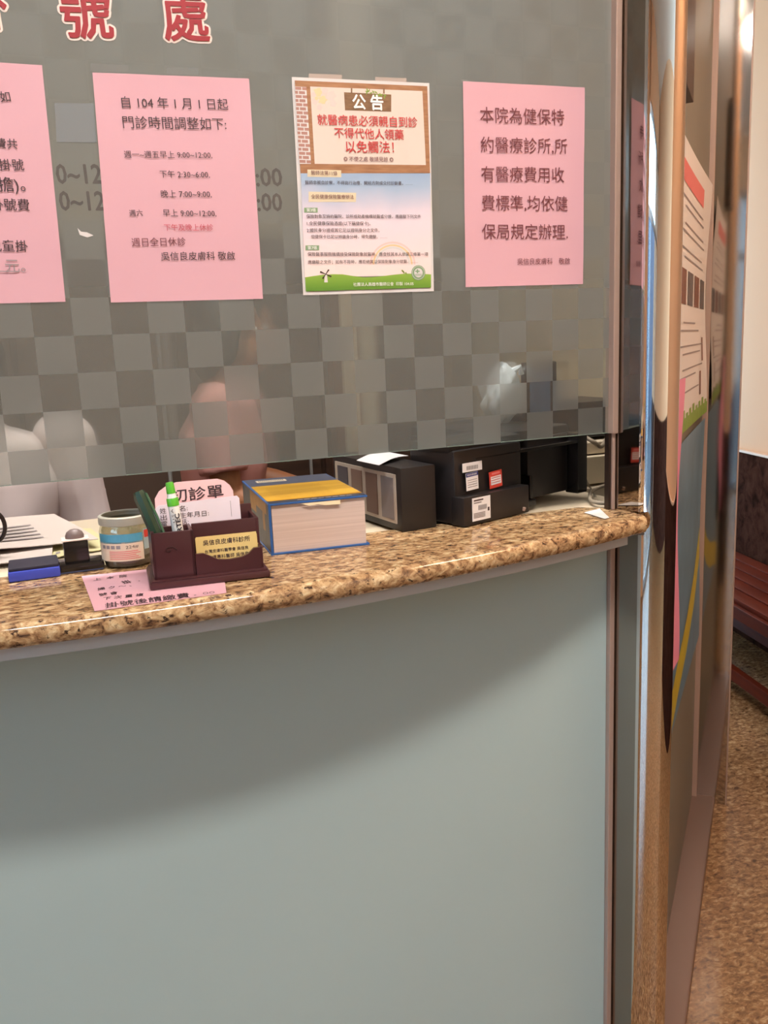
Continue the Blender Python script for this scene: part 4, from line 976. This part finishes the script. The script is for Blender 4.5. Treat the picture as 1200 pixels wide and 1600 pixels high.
# ================================================================== POSTERS ON THE SIDE PARTITION
PN = (.7071,-.7071,0)
def side_sheet(name, label, s0, s1, za, zb, mt, bulge=.004, off=.003, cat='poster', thick=.0006):
    t = thing(name, wp((s0+s1)/2,off,za), label, cat)
    n = 16; mb = MB(); V = []; Fs = []
    f = lambda u, v: off+bulge*(.5+.5*math.sin(6*v+2))*(u*u)
    for side in (0,1):
        for j in range(n+1):
            for i in range(n+1): u, v = i/n, j/n; V.append(wp(s0+(s1-s0)*u, f(u,v)+side*thick, zb-(zb-za)*v))
    N = (n+1)**2
    for j in range(n):
        for i in range(n): a = j*(n+1)+i; Fs += [[a,a+1,a+n+2,a+n+1],[N+a,N+a+n+1,N+a+n+2,N+a+1]]
    ring = [i for i in range(n+1)]+[j*(n+1)+n for j in range(1,n+1)]+[n*(n+1)+i for i in range(n-1,-1,-1)]+[j*(n+1) for j in range(n-1,0,-1)]
    for k in range(len(ring)): a, b = ring[k], ring[(k+1)%len(ring)]; Fs.append([a,b,N+b,N+a])
    mb.add(V, Fs); mb.build('sheet', mt, t, smooth=True)
    def pt(u, v, lift=.0008): return wp(s0+(s1-s0)*u, f(u,v)+thick+lift, zb-(zb-za)*v)
    return t, pt
def cells(mb, pt, u0, u1, v0, v1, m, lift=.0008, k=4):
    for i in range(k):
        a, b = u0+(u1-u0)*i/k, u0+(u1-u0)*(i+1)/k; quad(mb, [pt(a,v1,lift),pt(b,v1,lift),pt(b,v0,lift),pt(a,v0,lift)], m)
t, pt_ = side_sheet('health_poster', 'tall white health poster with small photos on the side partition', 1.08, 1.60, 1.235, 1.835, mat('poster_white', (232,226,226), .4), .012, .004)
mb = MB(); cells(mb, pt_, .05,.72,.07,.14, 0); mb.build('headline_bar', SALMON, t); mb = MB()
rl = random.Random(5)
for k in range(26):
    v = .18+.028*k
    if .40 < v < .56 or .88 < v: continue
    if k == 14: mb.build('print', GREYINK, t); mb = MB()
    if k % 3 == 2: continue
    cells(mb, pt_, .06+.1*(k%2),.55+rl.random()*.3,v,v+.006,0)
mb.build('print', GREYINK, t)
for k in range(4):
    mb = MB(); cells(mb, pt_, .05+.23*k,.23+.23*k,.42,.54, 0); mb.build('photo', PHOTOBR if k % 2 == 0 else PHOTODK, t)
for k, (u, v) in enumerate(((.80,.66),(.72,.80))):
    mb = MB(); cells(mb, pt_, u, u+.05, v, v+.10, 0); mb.build('photo', PHOTOBR, t)
mb = MB(); cells(mb, pt_, 0,1,.95,1.0,0)
for k in range(10): cells(mb, pt_, .1*k, .1*k+.06, .935-.008*(k%3), .955, 0)
mb.build('grass_border', PGREEN, t)
t, pt_ = side_sheet('painted_poster', 'blue painted poster with a yellow stripe below the white health poster', 1.08, 1.64, .56, 1.212, PBLUE, .006, .003)
mb = MB(); 
def stripe(mb, pt, pts, w, m):
    for k in range(len(pts)-1): (a,b),(c,d) = pts[k], pts[k+1]; quad(mb, [pt(a,b+w),pt(c,d+w),pt(c,d-w),pt(a,b-w)], m)
stripe(mb, pt_, [(0,.93),(.25,.86),(.5,.80),(.75,.70),(.97,.55)], .07, 0); mb.build('print', [PYEL], t)
t, pt_ = side_sheet('pink_leaflet', 'curling pink leaflet edge beside the chrome pillar edge', .96, 1.135, .745, 1.36, mat('pink_leaflet', (232,146,178), .55), .010, .006, 'leaflet')
mb = MB(); q = wp(1.06,.012,1.99); q.z = 2.07; mb.box(q, (.18,.016,.36), rz=math.radians(45), bev=.002); tag(mb.build('dark_plaque', mat('dark_frame', (58,36,26), .4)), 'dark narrow plaque high on the side partition beside the pillar', 'plaque')

# ================================================================== BENCH
t = thing('wooden_bench', (2.64,1.5,0), 'red brown slatted wooden bench against the far wall', 'bench')
BMx = Matrix.Translation(W0+WN*.03) @ Matrix.Rotation(ang, 4, 'Z')     # local x along the wall, y out from the wall
bl = 1.9; bc = -.20
for k in range(5):
    mb = MB(); mb.box((bc,.045+.078*k,.405), (bl,.070,.024), bev=.005, M=BMx); mb.build('seat_slat', REDWOOD, t, smooth=True)
mb = MB(); mb.box((bc,.400,.372), (bl-.06,.024,.05), bev=.003, M=BMx); mb.box((bc,.02,.372), (bl-.06,.024,.05), bev=.003, M=BMx); mb.build('apron', REDWOOD, t)
for lx in (bc-.86, -.45, bc+.86):
    for ly in (.03,.395):
        mb = MB(); mb.box((lx,ly,.195), (.055,.045,.39), bev=.004, M=BMx); mb.build('leg', REDWOOD, t)
mb = MB(); mb.box((bc,.38,.10), (bl-.1,.03,.05), bev=.003, M=BMx); mb.box((bc,.05,.10), (bl-.1,.03,.05), bev=.003, M=BMx); mb.build('stretcher', REDWOOD, t)
